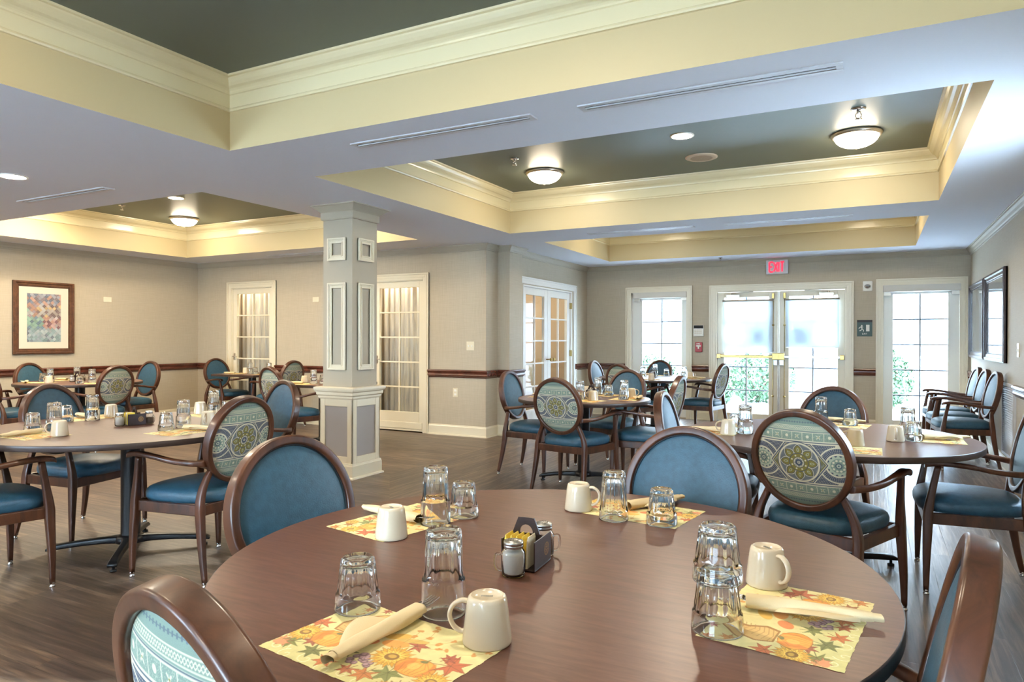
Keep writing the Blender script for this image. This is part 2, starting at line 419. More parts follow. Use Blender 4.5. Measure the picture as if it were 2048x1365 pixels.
# ------------------------------------------------------------------ the room shell
ZC, ZT = 2.51, 2.965           # soffit height, tray ceiling height
XR, XN, XP, XA, XL = 1.15, -4.38, -4.253, -4.433, -9.95
YD, YP, YB, YA, YS = 11.10, 8.38, 8.016, 7.709, -3.2
def slab_wall(name, p0, p1, openings=(), h=3.05, t=0.14, mats=None):
    # wall between plan points; the room lies to the LEFT of p0->p1; openings (u0,u1,z0,z1)
    p0 = np.array(p0, float); p1 = np.array(p1, float); Ln = np.linalg.norm(p1-p0); d = (p1-p0)/Ln; n = np.array([-d[1], d[0]])
    us = sorted({0, Ln} | {o[0] for o in openings} | {o[1] for o in openings}); zs = sorted({0, h} | {o[2] for o in openings} | {o[3] for o in openings})
    mb = MB()
    def P(u, w, z): q = p0+d*u-n*w; return (q[0], q[1], z)
    def hole(u, z): return any(o[0] < u < o[1] and o[2] < z < o[3] for o in openings)
    for i in range(len(us)-1):
        for j in range(len(zs)-1):
            if hole((us[i]+us[i+1])/2, (zs[j]+zs[j+1])/2): continue
            a, b, c, e = us[i], us[i+1], zs[j], zs[j+1]
            mb.add([P(a, 0, c), P(b, 0, c), P(b, 0, e), P(a, 0, e)], [(0, 1, 2, 3)], 0, False)
            mb.add([P(a, t, c), P(b, t, c), P(b, t, e), P(a, t, e)], [(3, 2, 1, 0)], 0, False)
    for a, b, c, e in openings:
        mb.add([P(a, 0, c), P(a, t, c), P(a, t, e), P(a, 0, e)], [(0, 1, 2, 3)], 0, False)
        mb.add([P(b, 0, c), P(b, t, c), P(b, t, e), P(b, 0, e)], [(3, 2, 1, 0)], 0, False)
        mb.add([P(a, 0, e), P(b, 0, e), P(b, t, e), P(a, t, e)], [(0, 1, 2, 3)], 0, False)
        mb.add([P(a, 0, c), P(b, 0, c), P(b, t, c), P(a, t, c)], [(3, 2, 1, 0)], 0, False)
    mb.add([P(0, 0, h), P(Ln, 0, h), P(Ln, t, h), P(0, t, h)], [(0, 1, 2, 3)], 0, False)
    for u in (0, Ln): mb.add([P(u, 0, 0), P(u, t, 0), P(u, t, h), P(u, 0, h)], [(0, 1, 2, 3)], 0, False)
    return struct(mb.build(name, mats or M['wall']))
struct(MB().box(XL-.3, XR+.3, YS-.3, YD+.02, -0.1, 0.0).build('floor', M['floor']))
RIGHT_FILLWIN = [(4.3, 5.2)]  # out-of-view opening, added to bring in blue daylight
slab_wall('wall_right', (XR, YS), (XR, YD), [(a-YS, b-YS, .92, 2.00) for a, b in RIGHT_FILLWIN])
W1 = (-3.60, -2.66); DR = (-2.22, -0.35); W2 = (0.10, 1.03)
slab_wall('wall_far', (XR+.14, YD), (XN-.14, YD), [(XR+.14-W2[1], XR+.14-W2[0], .02, 2.06), (XR+.14-DR[1], XR+.14-DR[0], 0, 2.04), (XR+.14-W1[1], XR+.14-W1[0], .02, 2.07)])
slab_wall('wall_nook', (XN, YD), (XN, YP), [(YD-10.43, YD-8.66, 0, 2.05)])
slab_wall('wall_pilaster', (XP, YP), (XP, YB), t=0.10)
slab_wall('wall_pilaster_front', (XP-.1, YB), (XA, YB), t=0.10)
slab_wall('wall_return', (XA, YB), (XA, YA), t=0.10)
D1 = (-6.27, -5.40); D2 = (-9.15, -8.235)
slab_wall('wall_middle', (XA-.1, YA), (XL-.14, YA), [(XA-.1-D1[1], XA-.1-D1[0], 0, 2.09), (XA-.1-D2[1], XA-.1-D2[0], 0, 2.09)])
slab_wall('wall_left', (XL, YA), (XL, YS))
NEAR_FILLWIN = [(-6.5, -4.3), (-2.5, -.3)]  # openings behind the camera, added for frontal fill and a brighter soffit
slab_wall('wall_near', (XL, YS), (XR, YS), [(a-XL, b-XL, .85, 2.2) for a, b in NEAR_FILLWIN])

TRAYS = [(-3.745, 0.50, -0.02, 3.14), (-3.768, 0.497, 3.94, 7.107), (-3.715, 0.472, 7.93, 10.38), (-9.31, -5.01, 3.918, 7.016)]
def build_ceiling():
    mb = MB()
    # soffit underside and the trays' own ceilings
    xs = sorted({XL-.14, XR+.14} | {t[0] for t in TRAYS} | {t[1] for t in TRAYS}); ys = sorted({YS-.14, YD+.14} | {t[2] for t in TRAYS} | {t[3] for t in TRAYS})
    for i in range(len(xs)-1):
        for j in range(len(ys)-1):
            cx, cy = (xs[i]+xs[i+1])/2, (ys[j]+ys[j+1])/2
            if any(t[0] < cx < t[1] and t[2] < cy < t[3] for t in TRAYS): continue
            mb.add([(xs[i], ys[j], ZC), (xs[i+1], ys[j], ZC), (xs[i+1], ys[j+1], ZC), (xs[i], ys[j+1], ZC)], [(3, 2, 1, 0)], 0, False)
    for a, b, c, d in TRAYS:
        mb.add([(a, c, ZT), (b, c, ZT), (b, d, ZT), (a, d, ZT)], [(3, 2, 1, 0)], 1, False)
        for p, q in (((a, c), (b, c)), ((b, c), (b, d)), ((b, d), (a, d)), ((a, d), (a, c))):
            mb.add([(*p, ZC), (*q, ZC), (*q, ZT), (*p, ZT)], [(0, 1, 2, 3)], 2, False)
    mb.box(XL-.14, XR+.14, YS-.14, YD+.14, 3.0, 3.1, 0)
    struct(mb.build('ceiling', [M['soffit'], M['green'], M['creamwall']]))
build_ceiling()
TRAYP = [(0, ZT-.205), (.012, ZT-.203), (.016, ZT-.194), (.010, ZT-.184), (.006, ZT-.180), (.006, ZT-.098), (.014, ZT-.094), (.016, ZT-.084), (.022, ZT-.076),
         (.034, ZT-.066), (.052, ZT-.058), (.066, ZT-.044), (.078, ZT-.026), (.080, ZT-.016), (.094, ZT-.012), (.096, ZT)]
for i, (a, b, c, d) in enumerate(TRAYS):
    struct(mould(MB(), [(a, c), (b, c), (b, d), (a, d)], TRAYP, True).build('trim_%d' % (i+1), M['cream']))
CROWN = [(0, ZC-.085), (.010, ZC-.083), (.012, ZC-.070), (.022, ZC-.060), (.034, ZC-.040), (.052, ZC-.022), (.056, ZC-.008), (.064, ZC-.006), (.064, ZC)]
ROOM = [(XR, YS), (XR, YD), (XN, YD), (XN, YP), (XP, YP), (XP, YB), (XA, YB), (XA, YA), (XL, YA), (XL, YS)]
struct(mould(MB(), ROOM, CROWN, True).build('trim_5', M['greige']))
BASEP = [(0, .14), (.010, .138), (.012, .125), (.016, .118), (.016, .020), (.026, .016), (.028, 0)]
RAILP = [(0, .765), (.012, .767), (.016, .776), (.030, .786), (.034, .800), (.030, .815), (.030, .830), (.040, .842), (.044, .856), (.038, .868), (.020, .872), (0, .872)]
def seg_trim(base, rail):
    k = 0
    for side, p in base: struct(mould(MB(), p, BASEP).build('baseboard_'+side, M['creamtrim']))
    for i, p in enumerate(rail): struct(mould(MB(), p, RAILP).build('trim_%d' % (6+i), M['rail']))
seg_trim([('right', [(XR, YS), (XR, YD), (1.11, YD)]), ('far', [(.02, YD), (-.26, YD)]), ('far_middle', [(-2.31, YD), (-2.58, YD)]), ('nook', [(-3.68, YD), (XN, YD), (XN, 10.53)]),
          ('middle', [(XN, 8.54), (XN, YP), (XP, YP), (XP, YB), (XA, YB), (XA, YA), (-5.32, YA)]), ('middle_left', [(-6.36, YA), (-8.16, YA)]), ('left', [(-9.23, YA), (XL, YA), (XL, YS)]), ('near', [(XL, YS), (XR, YS)])],
         [[(XR, YS), (XR, 7.70)], [(XR, 8.38), (XR, YD), (1.115, YD)], [(.02, YD), (-.262, YD)], [(-2.31, YD), (-2.577, YD)], [(-3.682, YD), (XN, YD), (XN, 10.53)],
          [(XN, 8.54), (XN, YP), (XP, YP), (XP, YB), (XA, YB), (XA, YA), (-5.32, YA)], [(-6.36, YA), (-8.16, YA)], [(-9.23, YA), (XL, YA), (XL, YS)]])

# ------------------------------------------------------------------ doors and windows, built in a local frame: x to the viewer's right, y into the wall, z up
def frame_empty(name, origin, rz):
    o = bpy.data.objects.new(name, None); COL.objects.link(o); o.location = (*origin, 0); o.rotation_euler = (0, 0, rz); o.empty_display_size = .2
    return struct(o)
def casing(par, x0, x1, z1, mt, w=.095, z0=0.0):
    mb = MB()
    # stepped architrave: jambs and head, mitred, projecting toward the room (negative y)
    for d0, d1, pr in ((0, w, .018), (0, .022, .030), (.030, .060, .024)):
        a0, a1 = x0+d0, x0+d1; b0, b1 = x1-d1, x1-d0; t0, t1 = z1-d1, z1-d0
        mb.box(a0, a1, -pr, 0.004, z0, t1); mb.box(b0, b1, -pr, 0.004, z0, t1); mb.box(a1, b0, -pr, 0.004, t0, t1)
    return mb.build('door_casing' if z0 == 0 else 'window_casing', mt, par, bevel=.003)
def glazed(par, x0, x1, z0, z1, gx0, gx1, gz0, gz1, nx, nz, mt, bar, name='door_leaf', y=.03, th=.045, mw=.018, panebar=None):
    mb = MB()
    mb.box(x0, gx0, y, y+th, z0, z1); mb.box(gx1, x1, y, y+th, z0, z1); mb.box(gx0, gx1, y, y+th, z0, gz0); mb.box(gx0, gx1, y, y+th, gz1, z1)
    leaf = mb.build(name, mt, par, bevel=.003)
    mb = MB()
    for i in range(1, nx):
        x = gx0+(gx1-gx0)*i/nx; mb.box(x-mw/2, x+mw/2, y+.006, y+th-.006, gz0, gz1)
    for j in range(1, nz):
        z = gz0+(gz1-gz0)*j/nz; mb.box(gx0, gx1, y+.008, y+th-.008, z-mw/2, z+mw/2)
    mb.build('muntins', bar, leaf, bevel=.002)
    MB().box(gx0-.004, gx1+.004, y+th/2-.002, y+th/2+.002, gz0-.004, gz1+.004).build('pane', M['pane'], leaf)
    return leaf
# window_1 and window_2: fixed glazed panels either side of the exit doors
def side_window(name, cx0, cx1, g, nz, cas, n):
    w = frame_empty(name, (0, YD), 0)
    casing(w, cx0, cx1, 2.14, M['doorpaint'], z0=.0)
    x0, x1 = cx0+.085, cx1-.085
    glazed(w, x0, x1, .02, 2.06, g[0], g[1], .143, 1.925, 2, 5, M['doorwhite'], M['muntin'], 'window_frame', y=.05)
    mb = MB().box(cas[0], cas[1], -.045, .045, 1.955, 2.05); mb.build('shade_cassette', M['shadegrey'], w, bevel=.008)
    mb = MB().box(cas[0]+.01, cas[0]+.10, .0, .046, 1.905, 1.955); mb.box(cas[1]-.10, cas[1]-.01, .0, .046, 1.905, 1.955); mb.build('shade_bracket', M['nickel'], w, bevel=.003)
    MB().box(x0, x1, .06, .14, 0, .02).build('sill', M['doorwhite'], w)
side_window('window_1', -3.682, -2.577, (-3.415, -2.76), 5, (-3.55, -2.665), 5)
side_window('window_2', .019, 1.117, (.234, .894), 5, (.105, 1.035), 5)
# door_1: the pair of exit doors with shades and push bars
def exit_doors():
    d = frame_empty('door_1', (0, YD), 0)
    casing(d, -2.31, -.262, 2.13, M['doorpaint'])
    jb = MB().box(-2.22, -2.19, -.005, .14, 0, 2.04).box(-.38, -.35, -.005, .14, 0, 2.04).box(-2.19, -.38, -.005, .14, 2.02, 2.04)
    jb.build('door_jamb', M['doorpaint'], d, bevel=.003)
    MB().box(-2.19, -.38, .0, .14, 0, .012).build('threshold', M['steel'], d)
    for s, (x0, x1, g0, g1) in ((-1, (-2.188, -1.287, -2.085, -1.426)), (1, (-1.275, -.382, -1.136, -.475))):
        lf = glazed(d, x0, x1, .015, 2.015, g0, g1, .135, 1.935, 2, 5, M['doorpaint'], M['muntin'], 'door_leaf', y=.03)
        # latch-side edge hardware: astragal strip, vertical rod and its guides
        ex = x1 if s < 0 else x0
        mb = MB().box(ex-.012, ex+.012, .018, .03, .02, 2.01)
        mb.build('astragal', M['nickel'], lf, bevel=.002)
        rx = ex+s*(.075)
        mb = MB(); tube(mb, [(rx, .012, .06), (rx, .012, .98)], .006, 8); tube(mb, [(rx, .012, 1.10), (rx, .012, 1.93)], .006, 8)
        for z in (.42, 1.50): mb.lathe([(.016, z-.012), (.018, z), (.016, z+.012)], 12, c=(rx, .014))
        mb.build('vertical_rod', M['brass'], lf)
        mb = MB().box(rx-.018, rx+.018, -.008, .03, 1.90, 1.985); mb.build('rod_latch', M['brass'], lf, bevel=.004)
        # push bar
        a, b = (x0+.03, x1-.035) if s < 0 else (x0+.035, x1-.03)
        zb = 1.02
        mb = MB().box(a, b, -.045, -.012, zb-.022, zb+.022); pbar = mb.build('push_bar', M['brass'] if s < 0 else M['steel'], lf, bevel=.008)
        e0 = b if s < 0 else a
        mb = MB().box(e0-.045, e0+.045, -.055, .03, zb-.045, zb+.055); mb.build('latch_case', M['brass'], lf, bevel=.006)
        mb = MB().box(e0-.03, e0+.03, -.035, .03, zb-.13, zb-.045); mb.build('latch_cover', M['steel'], lf, bevel=.006)
        e1 = a if s < 0 else b
        mb = MB().box(e1-.03, e1+.03, -.05, .03, zb-.035, zb+.035); mb.build('end_cap', M['brass'], lf, bevel=.006)
        # closer
        cx = (x0+.24) if s < 0 else (x1-.24)
        mb = MB().box(cx-.10, cx+.10, -.035, .03, 1.915, 1.975); mb.lathe([(.018, 1.965), (.018, 2.0)], 12, c=(cx-s*-.03, -.01))
        tube(mb, [(cx-s*-.03, -.01, 1.995), (cx-s*.16, -.02, 2.012), (cx-s*.30, .0, 2.02)], .008, 8)
        mb.build('door_closer', M['nickel'], lf, bevel=.006)
        # roller shade
        sx0, sx1 = (-2.10, -1.365) if s < 0 else (-1.181, -.458)
        zb2 = 1.085 if s < 0 else 1.172
        mb = MB().box(sx0, sx1, .006, .0075, zb2, 1.872); sh = mb.build('shade', M['shade'], lf)
        mb = MB(); tube(mb, [(sx0-.01, .004, 1.882), (sx1+.01, .004, 1.882)], .014, 12); mb.build('shade_roller', M['nickel'], sh)
        MB().box(sx0, sx1, .002, .012, zb2-.014, zb2).build('hem_bar', M['nickel'], sh, bevel=.002)
        nx0, nx1 = (-1.677, -1.472) if s < 0 else (-1.089, -.866)
        mb = MB().box(nx0, nx1, .078, .080, 1.23, 1.495, 0)
        for k in range(2): mb.box(nx0+.03, nx1-.03, .0765, .0782, 1.44-.03*k-.012, 1.44-.03*k, 1)
        for k in range(4): mb.box(nx0+.045, nx1-.045, .0765, .0782, 1.36-.025*k-.006, 1.36-.025*k, 1)
        mb.build('notice', [M['notice'], M['print']], lf)
exit_doors()
# door_2: double french doors in the nook (wall x = XN, seen from the +x side)
def nook_doors():
    d = frame_empty('door_2', (XN, 9.545), PI/2)     # local x -> world +y, local y -> world -x
    casing(d, -1.04, 1.04, 2.16, M['doorwhite'])
    MB().box(-.885, -.86, -.004, .12, 0, 2.05).box(.86, .885, -.004, .12, 0, 2.05).box(-.86, .86, -.004, .12, 2.03, 2.05).build('door_jamb', M['doorwhite'], d)
    for s in (-1, 1):
        x0, x1 = (-.858, -.003) if s < 0 else (.003, .858)
        lf = glazed(d, x0, x1, .01, 2.028, x0+.115, x1-.115, .25, 1.92, 2, 5, M['doorwhite'], M['doorwhite'], 'door_leaf', y=.025, mw=.022)
        if s > 0:
            for z in (.22, 1.05, 1.82): MB().box(x1-.012, x1+.016, -.012, .026, z-.05, z+.05).build('hinge', M['brass'], lf, bevel=.003)
        kx = -s*-.06
        mb = MB(); tube(mb, [(s*.055, .02, .97), (s*.055, -.035, .97)], .010, 10); tube(mb, [(s*.055, -.035, .97), (s*.055, -.06, .97), (s*.055, -.075, .97)], lambda t: .010+.018*math.sin(PI*min(1, t*1.0)), 12)
        mb.build('door_knob', M['brass'], lf)
nook_doors()
# door_3 and door_4: single glazed doors in the middle wall
def single_door(name, cx, w, hinge):
    d = frame_empty(name, (cx, YA), 0)
    casing(d, -w/2-.085, w/2+.085, 2.175, M['creamtrim'])
    MB().box(-w/2, -w/2+.02, -.004, .12, 0, 2.09).box(w/2-.02, w/2, -.004, .12, 0, 2.09).box(-w/2+.02, w/2-.02, -.004, .12, 2.07, 2.09).build('door_jamb', M['creamtrim'], d)
    lf = glazed(d, -w/2+.02, w/2-.02, .01, 2.07, -w/2+.095+.0, w/2-.095, .27, 1.985, 2, 5, M['creamtrim'], M['creamtrim'], 'door_leaf', y=.02, mw=.02)
    MB().box(-w/2+.04, w/2-.04, .012, .02, .04, .13).build('kick_rail', M['creamtrim'], lf, bevel=.004)
    sx = -w/2+.055
    mb = MB(); mb.box(sx-.012, sx+.012, .008, .022, .93, 1.04); tube(mb, [(sx, .012, .99), (sx, -.03, .99), (sx+.09, -.035, .99)], .009, 10); mb.build('door_handle', M['nickel'], lf)
single_door('door_3', -5.835, .87, 1)
single_door('door_4', -8.692, .915, 1)
# sheer curtains hanging behind the glazed doors, and the closets behind them
def wavy(name, x0, x1, y, z0, z1, label, amp=.012, waves=14, loc=(0, 0, 0), rz=0):
    n = waves*10; vs = []; fs = []
    for i in range(n+1):
        t = i/n; x = x0+(x1-x0)*t; yy = y+amp*math.sin(2*PI*waves*t)+amp*.5*math.sin(2*PI*waves*.37*t+1)
        for z in (z0, z1): vs.append((x, yy, z))
    for i in range(n): fs.append((2*i, 2*i+2, 2*i+3, 2*i+1))
    o = MB().add(vs, fs).build(name, M['curtain']); o.location = loc; o.rotation_euler = (0, 0, rz)
    return tag(o, label, 'curtain')
wavy('sheer_curtain', -.95, .45, .32, .05, 2.06, 'beige sheer curtain hanging behind the glazed door right of the column', loc=(-5.835, YA, 0))
wavy('sheer_curtain', -.95, .50, .32, .05, 2.06, 'beige sheer curtain hanging behind the narrow glazed door in the far left corner', loc=(-8.692, YA, 0))
def closet(name, x0, x1, y0, y1, m):
    mb = MB(); mb.box(x0, x1, y1, y1+.05, 0, 2.5); mb.box(x0-.05, x0, y0, y1, 0, 2.5); mb.box(x1, x1+.05, y0, y1, 0, 2.5); mb.box(x0-.05, x1+.05, y0, y1+.05, 2.5, 2.55); mb.box(x0-.05, x1+.05, y0, y1+.05, -.05, 0)
    struct(mb.build(name, m))
closet('wall_behind_door_3', -6.95, -5.3, YA+.142, YA+.8, M['backroom'])
closet('wall_behind_door_4', -9.95, -8.1, YA+.142, YA+.8, M['backroom'])
def nook_room():
    mb = MB(); x1, x0 = XN-.142, XN-1.6
    mb.box(x0-.05, x0, 8.45, 10.9, 0, 2.5); mb.box(x0, x1, 8.45, 8.5, 0, 2.5); mb.box(x0, x1, 10.85, 10.9, 0, 2.5); mb.box(x0, x1, 8.45, 10.9, 2.5, 2.55); mb.box(x0, x1, 8.45, 10.9, -.05, 0)
    struct(mb.build('wall_behind_door_2', M['backroom']))
nook_room()

# ------------------------------------------------------------------ outside: terrace, the building across the court, shrubs
struct(MB().box(-14, 10, YD+.15, 24, -.16, -.04).build('terrace_ground', M['patio']))
def pale_building():
    t = thing('neighbouring_building', 'pale brick building across the terrace, faint through the windows', 'building', (-2, 18, -.05))
    MB().box(-9, 9, 0, .3, 0, 6).build('brick_wall', M['brickwall'], t)
    for x in (-5.2, -1.0, 3.4):
        f = MB().box(x-.7, x+.7, -.04, .02, .9, 2.5).build('window', M['doorwhite'], t)
        MB().box(x-.62, x-.03, -.05, -.03, .98, 2.42).box(x+.03, x+.62, -.05, -.03, .98, 2.42).build('pane', M['mirror'], f)
pale_building()
def shrub(x, y, r, h, label, seed):
    rnd = np.random.RandomState(seed); n = 2600; vs = []; fs = []
    for i in range(n):
        v = rnd.randn(3); v /= np.linalg.norm(v); q = r*(.72+.30*rnd.rand())
        c = np.array([v[0]*q, v[1]*q, h*.5+v[2]*h*.5*(q/r)])
        if c[2] < .02: continue
        a = rnd.randn(3); a /= np.linalg.norm(a); b = np.cross(a, v); b /= (np.linalg.norm(b)+1e-9); s = .035+.03*rnd.rand()
        k = len(vs); vs += [tuple(c-a*s), tuple(c+b*s*.5), tuple(c+a*s), tuple(c-b*s*.5)]; fs.append((k, k+1, k+2, k+3))
    t = thing('shrub', label, 'shrub', (x, y, -.05), 0, 'shrubs on the terrace')
    MB().add(vs, fs).build('foliage', M['leaf'], t)
    mb = MB()
    for k in range(5): a = k*1.3; tube(mb, [(0, 0, 0), (.10*math.cos(a), .10*math.sin(a), h*.3), (.4*r*math.cos(a), .4*r*math.sin(a), h*.6)], .015, 6)
    mb.build('stems', M['frame'], t)
shrub(-2.75, 13.4, .42, .85, 'low round shrub seen through the left exit door, nearer one', 1)
shrub(-2.15, 15.2, .75, 1.05, 'wide round shrub seen through the left exit door, farther one', 2)
shrub(-4.3, 14.6, .6, 1.0, 'shrub seen through the left window behind the dark chair', 3)
shrub(.2, 15.4, .5, 1.15, 'shrub seen through the right-hand window', 4)
def patio_chair(x, y, rz):
    t = thing('terrace_chair', 'pale wire terrace chair seen through the right-hand window', 'chair', (x, y, -.04), rz)
    mb = MB(); tube(mb, [(-.22, .2, 0), (-.22, .2, .42), (-.24, .21, .66), (-.24, -.1, .66), (-.23, -.22, .44)], .011, 8); mb.build('side_frame', M['patiometal'], t)
    mb = MB(); tube(mb, [(.22, .2, 0), (.22, .2, .42), (.24, .21, .66), (.24, -.1, .66), (.23, -.22, .44)], .011, 8); mb.build('side_frame', M['patiometal'], t)
    mb = MB()
    for s in (-1, 1): tube(mb, [(s*.2, -.25, 0), (s*.2, -.22, .44), (s*.2, -.32, .95)], .011, 8)
    tube(mb, [(-.2, -.32, .95), (0, -.34, 1.02), (.2, -.32, .95)], .011, 8); mb.build('back_frame', M['patiometal'], t)
    mb = MB()
    for i in range(9): u = -.2+.05*i; tube(mb, [(u, .2, .43), (u, -.22, .44), (u, -.33, .98)], .004, 6)
    mb.build('wires', M['patiometal'], t)
patio_chair(.75, 13.2, R(150))

# ------------------------------------------------------------------ column
def column():
    x0, x1, y0, y1 = -4.553, -4.205, 4.873, 5.223
    t = thing('column', 'square greige column with cream panelled base and moulded frames', 'column', ((x0+x1)/2, (y0+y1)/2, 0))
    hx, hy = (x1-x0)/2, (y1-y0)/2
    MB().box(-hx, hx, -hy, hy, .70, ZC).build('shaft', M['greige'], t)
    g = .022; w = hx+g
    mb = MB()
    # recessed panels: cream stiles and rails around each grey panel
    mb.box(-w+.012, w-.012, -w+.012, w-.012, 0, .735)
    ws = mb.build('wainscot', M['panelgrey'], t)
    mb = MB()
    st = .062
    for s in (-1, 1):
        for a0, a1, z0, z1 in ((-w, -w+st, 0, .735), (w-st, w, 0, .735), (-w+st, w-st, .655, .735), (-w+st, w-st, 0, .20)):
            mb.box(a0, a1, min(s*w, s*(w-.0121)), max(s*w, s*(w-.0121)), z0, z1)
            mb.box(min(s*w, s*(w-.0121)), max(s*w, s*(w-.0121)), a0, a1, z0, z1)
    mb.build('panel_surround', M['creamtrim'], ws, bevel=.003)
    sq = lambda r: [(-r, -r), (-r, r), (r, r), (r, -r)]
    mb = mould(MB(), sq(w), [(0, .14), (.008, .138), (.010, .122), (.014, .116), (.014, .02), (.028, .014), (.030, 0)], True); mb.build('plinth', M['creamtrim'], t)
    mb = mould(MB(), sq(w), [(-.05, .70), (.004, .722), (.010, .735), (.010, .748), (.022, .760), (.024, .785), (.034, .795), (.040, .812), (.040, .828), (.020, .834), (-.06, .836)], True); mb.build('cap_rail', M['creamtrim'], t)
    mb = mould(MB(), sq(hx), [(0, 2.375), (.014, 2.378), (.018, 2.388), (.018, 2.445), (.026, 2.455), (.044, 2.470), (.070, 2.490), (.078, 2.497), (.090, 2.500), (.092, ZC)], True); mb.build('capital', M['greige'], t)
    def pf(face, a0, a1, z0, z1):
        # moulded picture frame on a face: stepped rings
        mb = MB()
        for d0, d1, pr in ((0, .050, .012), (0, .016, .026), (.016, .026, .020), (.038, .050, .019)):
            for b0, b1, c0, c1 in ((a0+d0, a0+d1, z0+d0, z1-d0), (a1-d1, a1-d0, z0+d0, z1-d0), (a0+d1, a1-d1, z0+d0, z0+d1), (a0+d1, a1-d1, z1-d1, z1-d0)):
                if face == 'y': mb.box(b0, b1, -hy-pr, -hy+.002, c0, c1)
                elif face == 'x': mb.box(hx-.002, hx+pr, b0, b1, c0, c1)
                elif face == 'Y': mb.box(b0, b1, hy-.002, hy+pr, c0, c1)
                else: mb.box(-hx-pr, -hx+.002, b0, b1, c0, c1)
        mb.build('moulded_frame', M['creamtrim'], t, bevel=.003)
    for f in 'yxYX':
        pf(f, -.107, .107, 1.997, 2.205); pf(f, -.107, .107, .990, 1.792)
column()

# ------------------------------------------------------------------ ceiling fixtures
def lamp_proto():
    t = thing('ceiling_light', '', '', (0, 0, ZT))
    MB().lathe([(.06, 0), (.190, 0), (.194, -.010), (.182, -.026), (.172, -.032), (.164, -.028)], 48, cap=False).build('canopy_ring', M['nickel'], t)
    MB().lathe([(.168, -.024), (.166, -.034), (.152, -.060), (.128, -.082), (.092, -.100), (.048, -.109), (.012, -.111), (0, -.111)], 48, cap=False).build('glass_bowl', M['dome'], t)
    MB().lathe([(.010, -.105), (.012, -.114), (.007, -.120), (.009, -.127), (.004, -.133), (0, -.134)], 16, cap=False).build('finial', M['nickel'], t)
    return Proto(t)
LP = lamp_proto()
for x, y, lb in ((-2.952, 6.31, 'left'), (-.135, 6.29, 'right'),):
    LP.put((x, y, ZT), 0, 'lit flush-mount glass bowl light, %s of the pair in the tray ceiling before the exit' % lb, 'ceiling light', 'flush ceiling lights in the trays')
LP.put((-8.587, 6.43, ZT), 0, 'lit flush-mount glass bowl light in the tray over the far left tables', 'ceiling light', 'flush ceiling lights in the trays')
for x, y, lb in ((-2.95, 1.15, 'left'), (-.135, 1.15, 'right')):
    LP.put((x, y, ZT), 0, 'lit glass bowl light in the nearest tray over the front table, %s one' % lb, 'ceiling light', 'flush ceiling lights in the trays')
for x, y, lb in ((-2.95, 9.2, 'left'), (-.135, 9.2, 'right')):
    LP.put((x, y, ZT), 0, 'lit glass bowl light in the last tray before the exit doors, %s one' % lb, 'ceiling light', 'flush ceiling lights in the trays')
for x, y, lb in ((-5.75, 6.43, 'right back'), (-8.587, 4.55, 'left front'), (-5.75, 4.55, 'right front'), (-7.2, 4.40, 'added middle front')):  # the middle front bowl is a hidden extra, added to brighten the left wall
    LP.put((x, y, ZT), 0, 'lit glass bowl light in the left tray, its %s one' % lb, 'ceiling light', 'flush ceiling lights in the trays')
def downlight_proto():
    t = thing('recessed_downlight', '', '', (0, 0, ZC))
    MB().lathe([(.098, 0), (.098, -.006), (.082, -.009), (.078, -.002)], 40, cap=False).build('trim_ring', M['white'], t)
    MB().lathe([(.079, -.003), (.060, -.0045), (.02, -.0055), (0, -.006)], 32, cap=False).build('lens', M['down'], t)
    return Proto(t)
DP = downlight_proto()
DP.put((-1.412, 5.695, ZT), 0, 'round recessed downlight in the green tray ceiling beside the speaker', 'downlight', 'recessed downlights')
DP.put((-5.807, 2.877, ZC), 0, 'round recessed downlight in the low ceiling at the far left', 'downlight', 'recessed downlights')
for x, y, lb in ((-6.0, YA+.24, 'of the closet behind the glazed door right of the column'), (-8.9, YA+.24, 'of the closet behind the narrow glazed door, added to light it'), (-5.3, 9.7, 'of the room behind the nook doors, added to light it')):  # narrow closet and nook room lamps are added to brighten their dark interiors
    DP.put((x, y, 2.50), 0, 'downlight in the ceiling ' + lb, 'downlight', 'recessed downlights')
for x, y, lb in ((-8.6, 2.9, 'over the left table corner'), (-7.2, .8, 'over the near left aisle'), (-4.9, .2, 'over the aisle beside the front table'), (-6.9, -1.6, 'toward the near wall'), (-1.6, -1.6, 'behind the front table')):
    DP.put((x, y, ZC), 0, 'recessed downlight in the low ceiling ' + lb, 'downlight', 'recessed downlights')
def vent(x0, x1, y, label, w=.10):
    t = thing('slot_diffuser', label, 'air vent', ((x0+x1)/2, y, ZC), 0, 'slot diffusers in the soffits'); h = (x1-x0)/2
    MB().box(-h, h, -w/2, -w/2+.028, -.008, .001).box(-h, h, w/2-.028, w/2, -.008, .001).box(-h, -h+.03, -w/2+.028, w/2-.028, -.008, .001).box(h-.03, h, -w/2+.028, w/2-.028, -.008, .001).build('flange', M['grille'], t, bevel=.001)
    MB().box(-h+.03, h-.03, -w/2+.024, w/2-.024, -.0045, .002).build('slot', M['darkgap'], t)
    MB().box(-h+.03, h-.03, -.006, .004, -.010, -.001).build('divider', M['grille'], t)
vent(-2.93, -1.665, 3.42, 'slot air diffuser in the soffit between the two nearest trays, its left one')
vent(-1.39, -.127, 3.42, 'slot air diffuser in the soffit between the two nearest trays, its right one')
vent(-6.83, -5.55, 3.46, 'slot air diffuser in the low ceiling at the far left')
vent(-2.96, -1.735, 7.545, 'slot air diffuser in the soffit before the last tray, its left one')
vent(-1.42, -.19, 7.58, 'slot air diffuser in the soffit before the last tray, its right one')
vent(-8.0, -6.75, 7.42, 'slot air diffuser in the soffit behind the column')
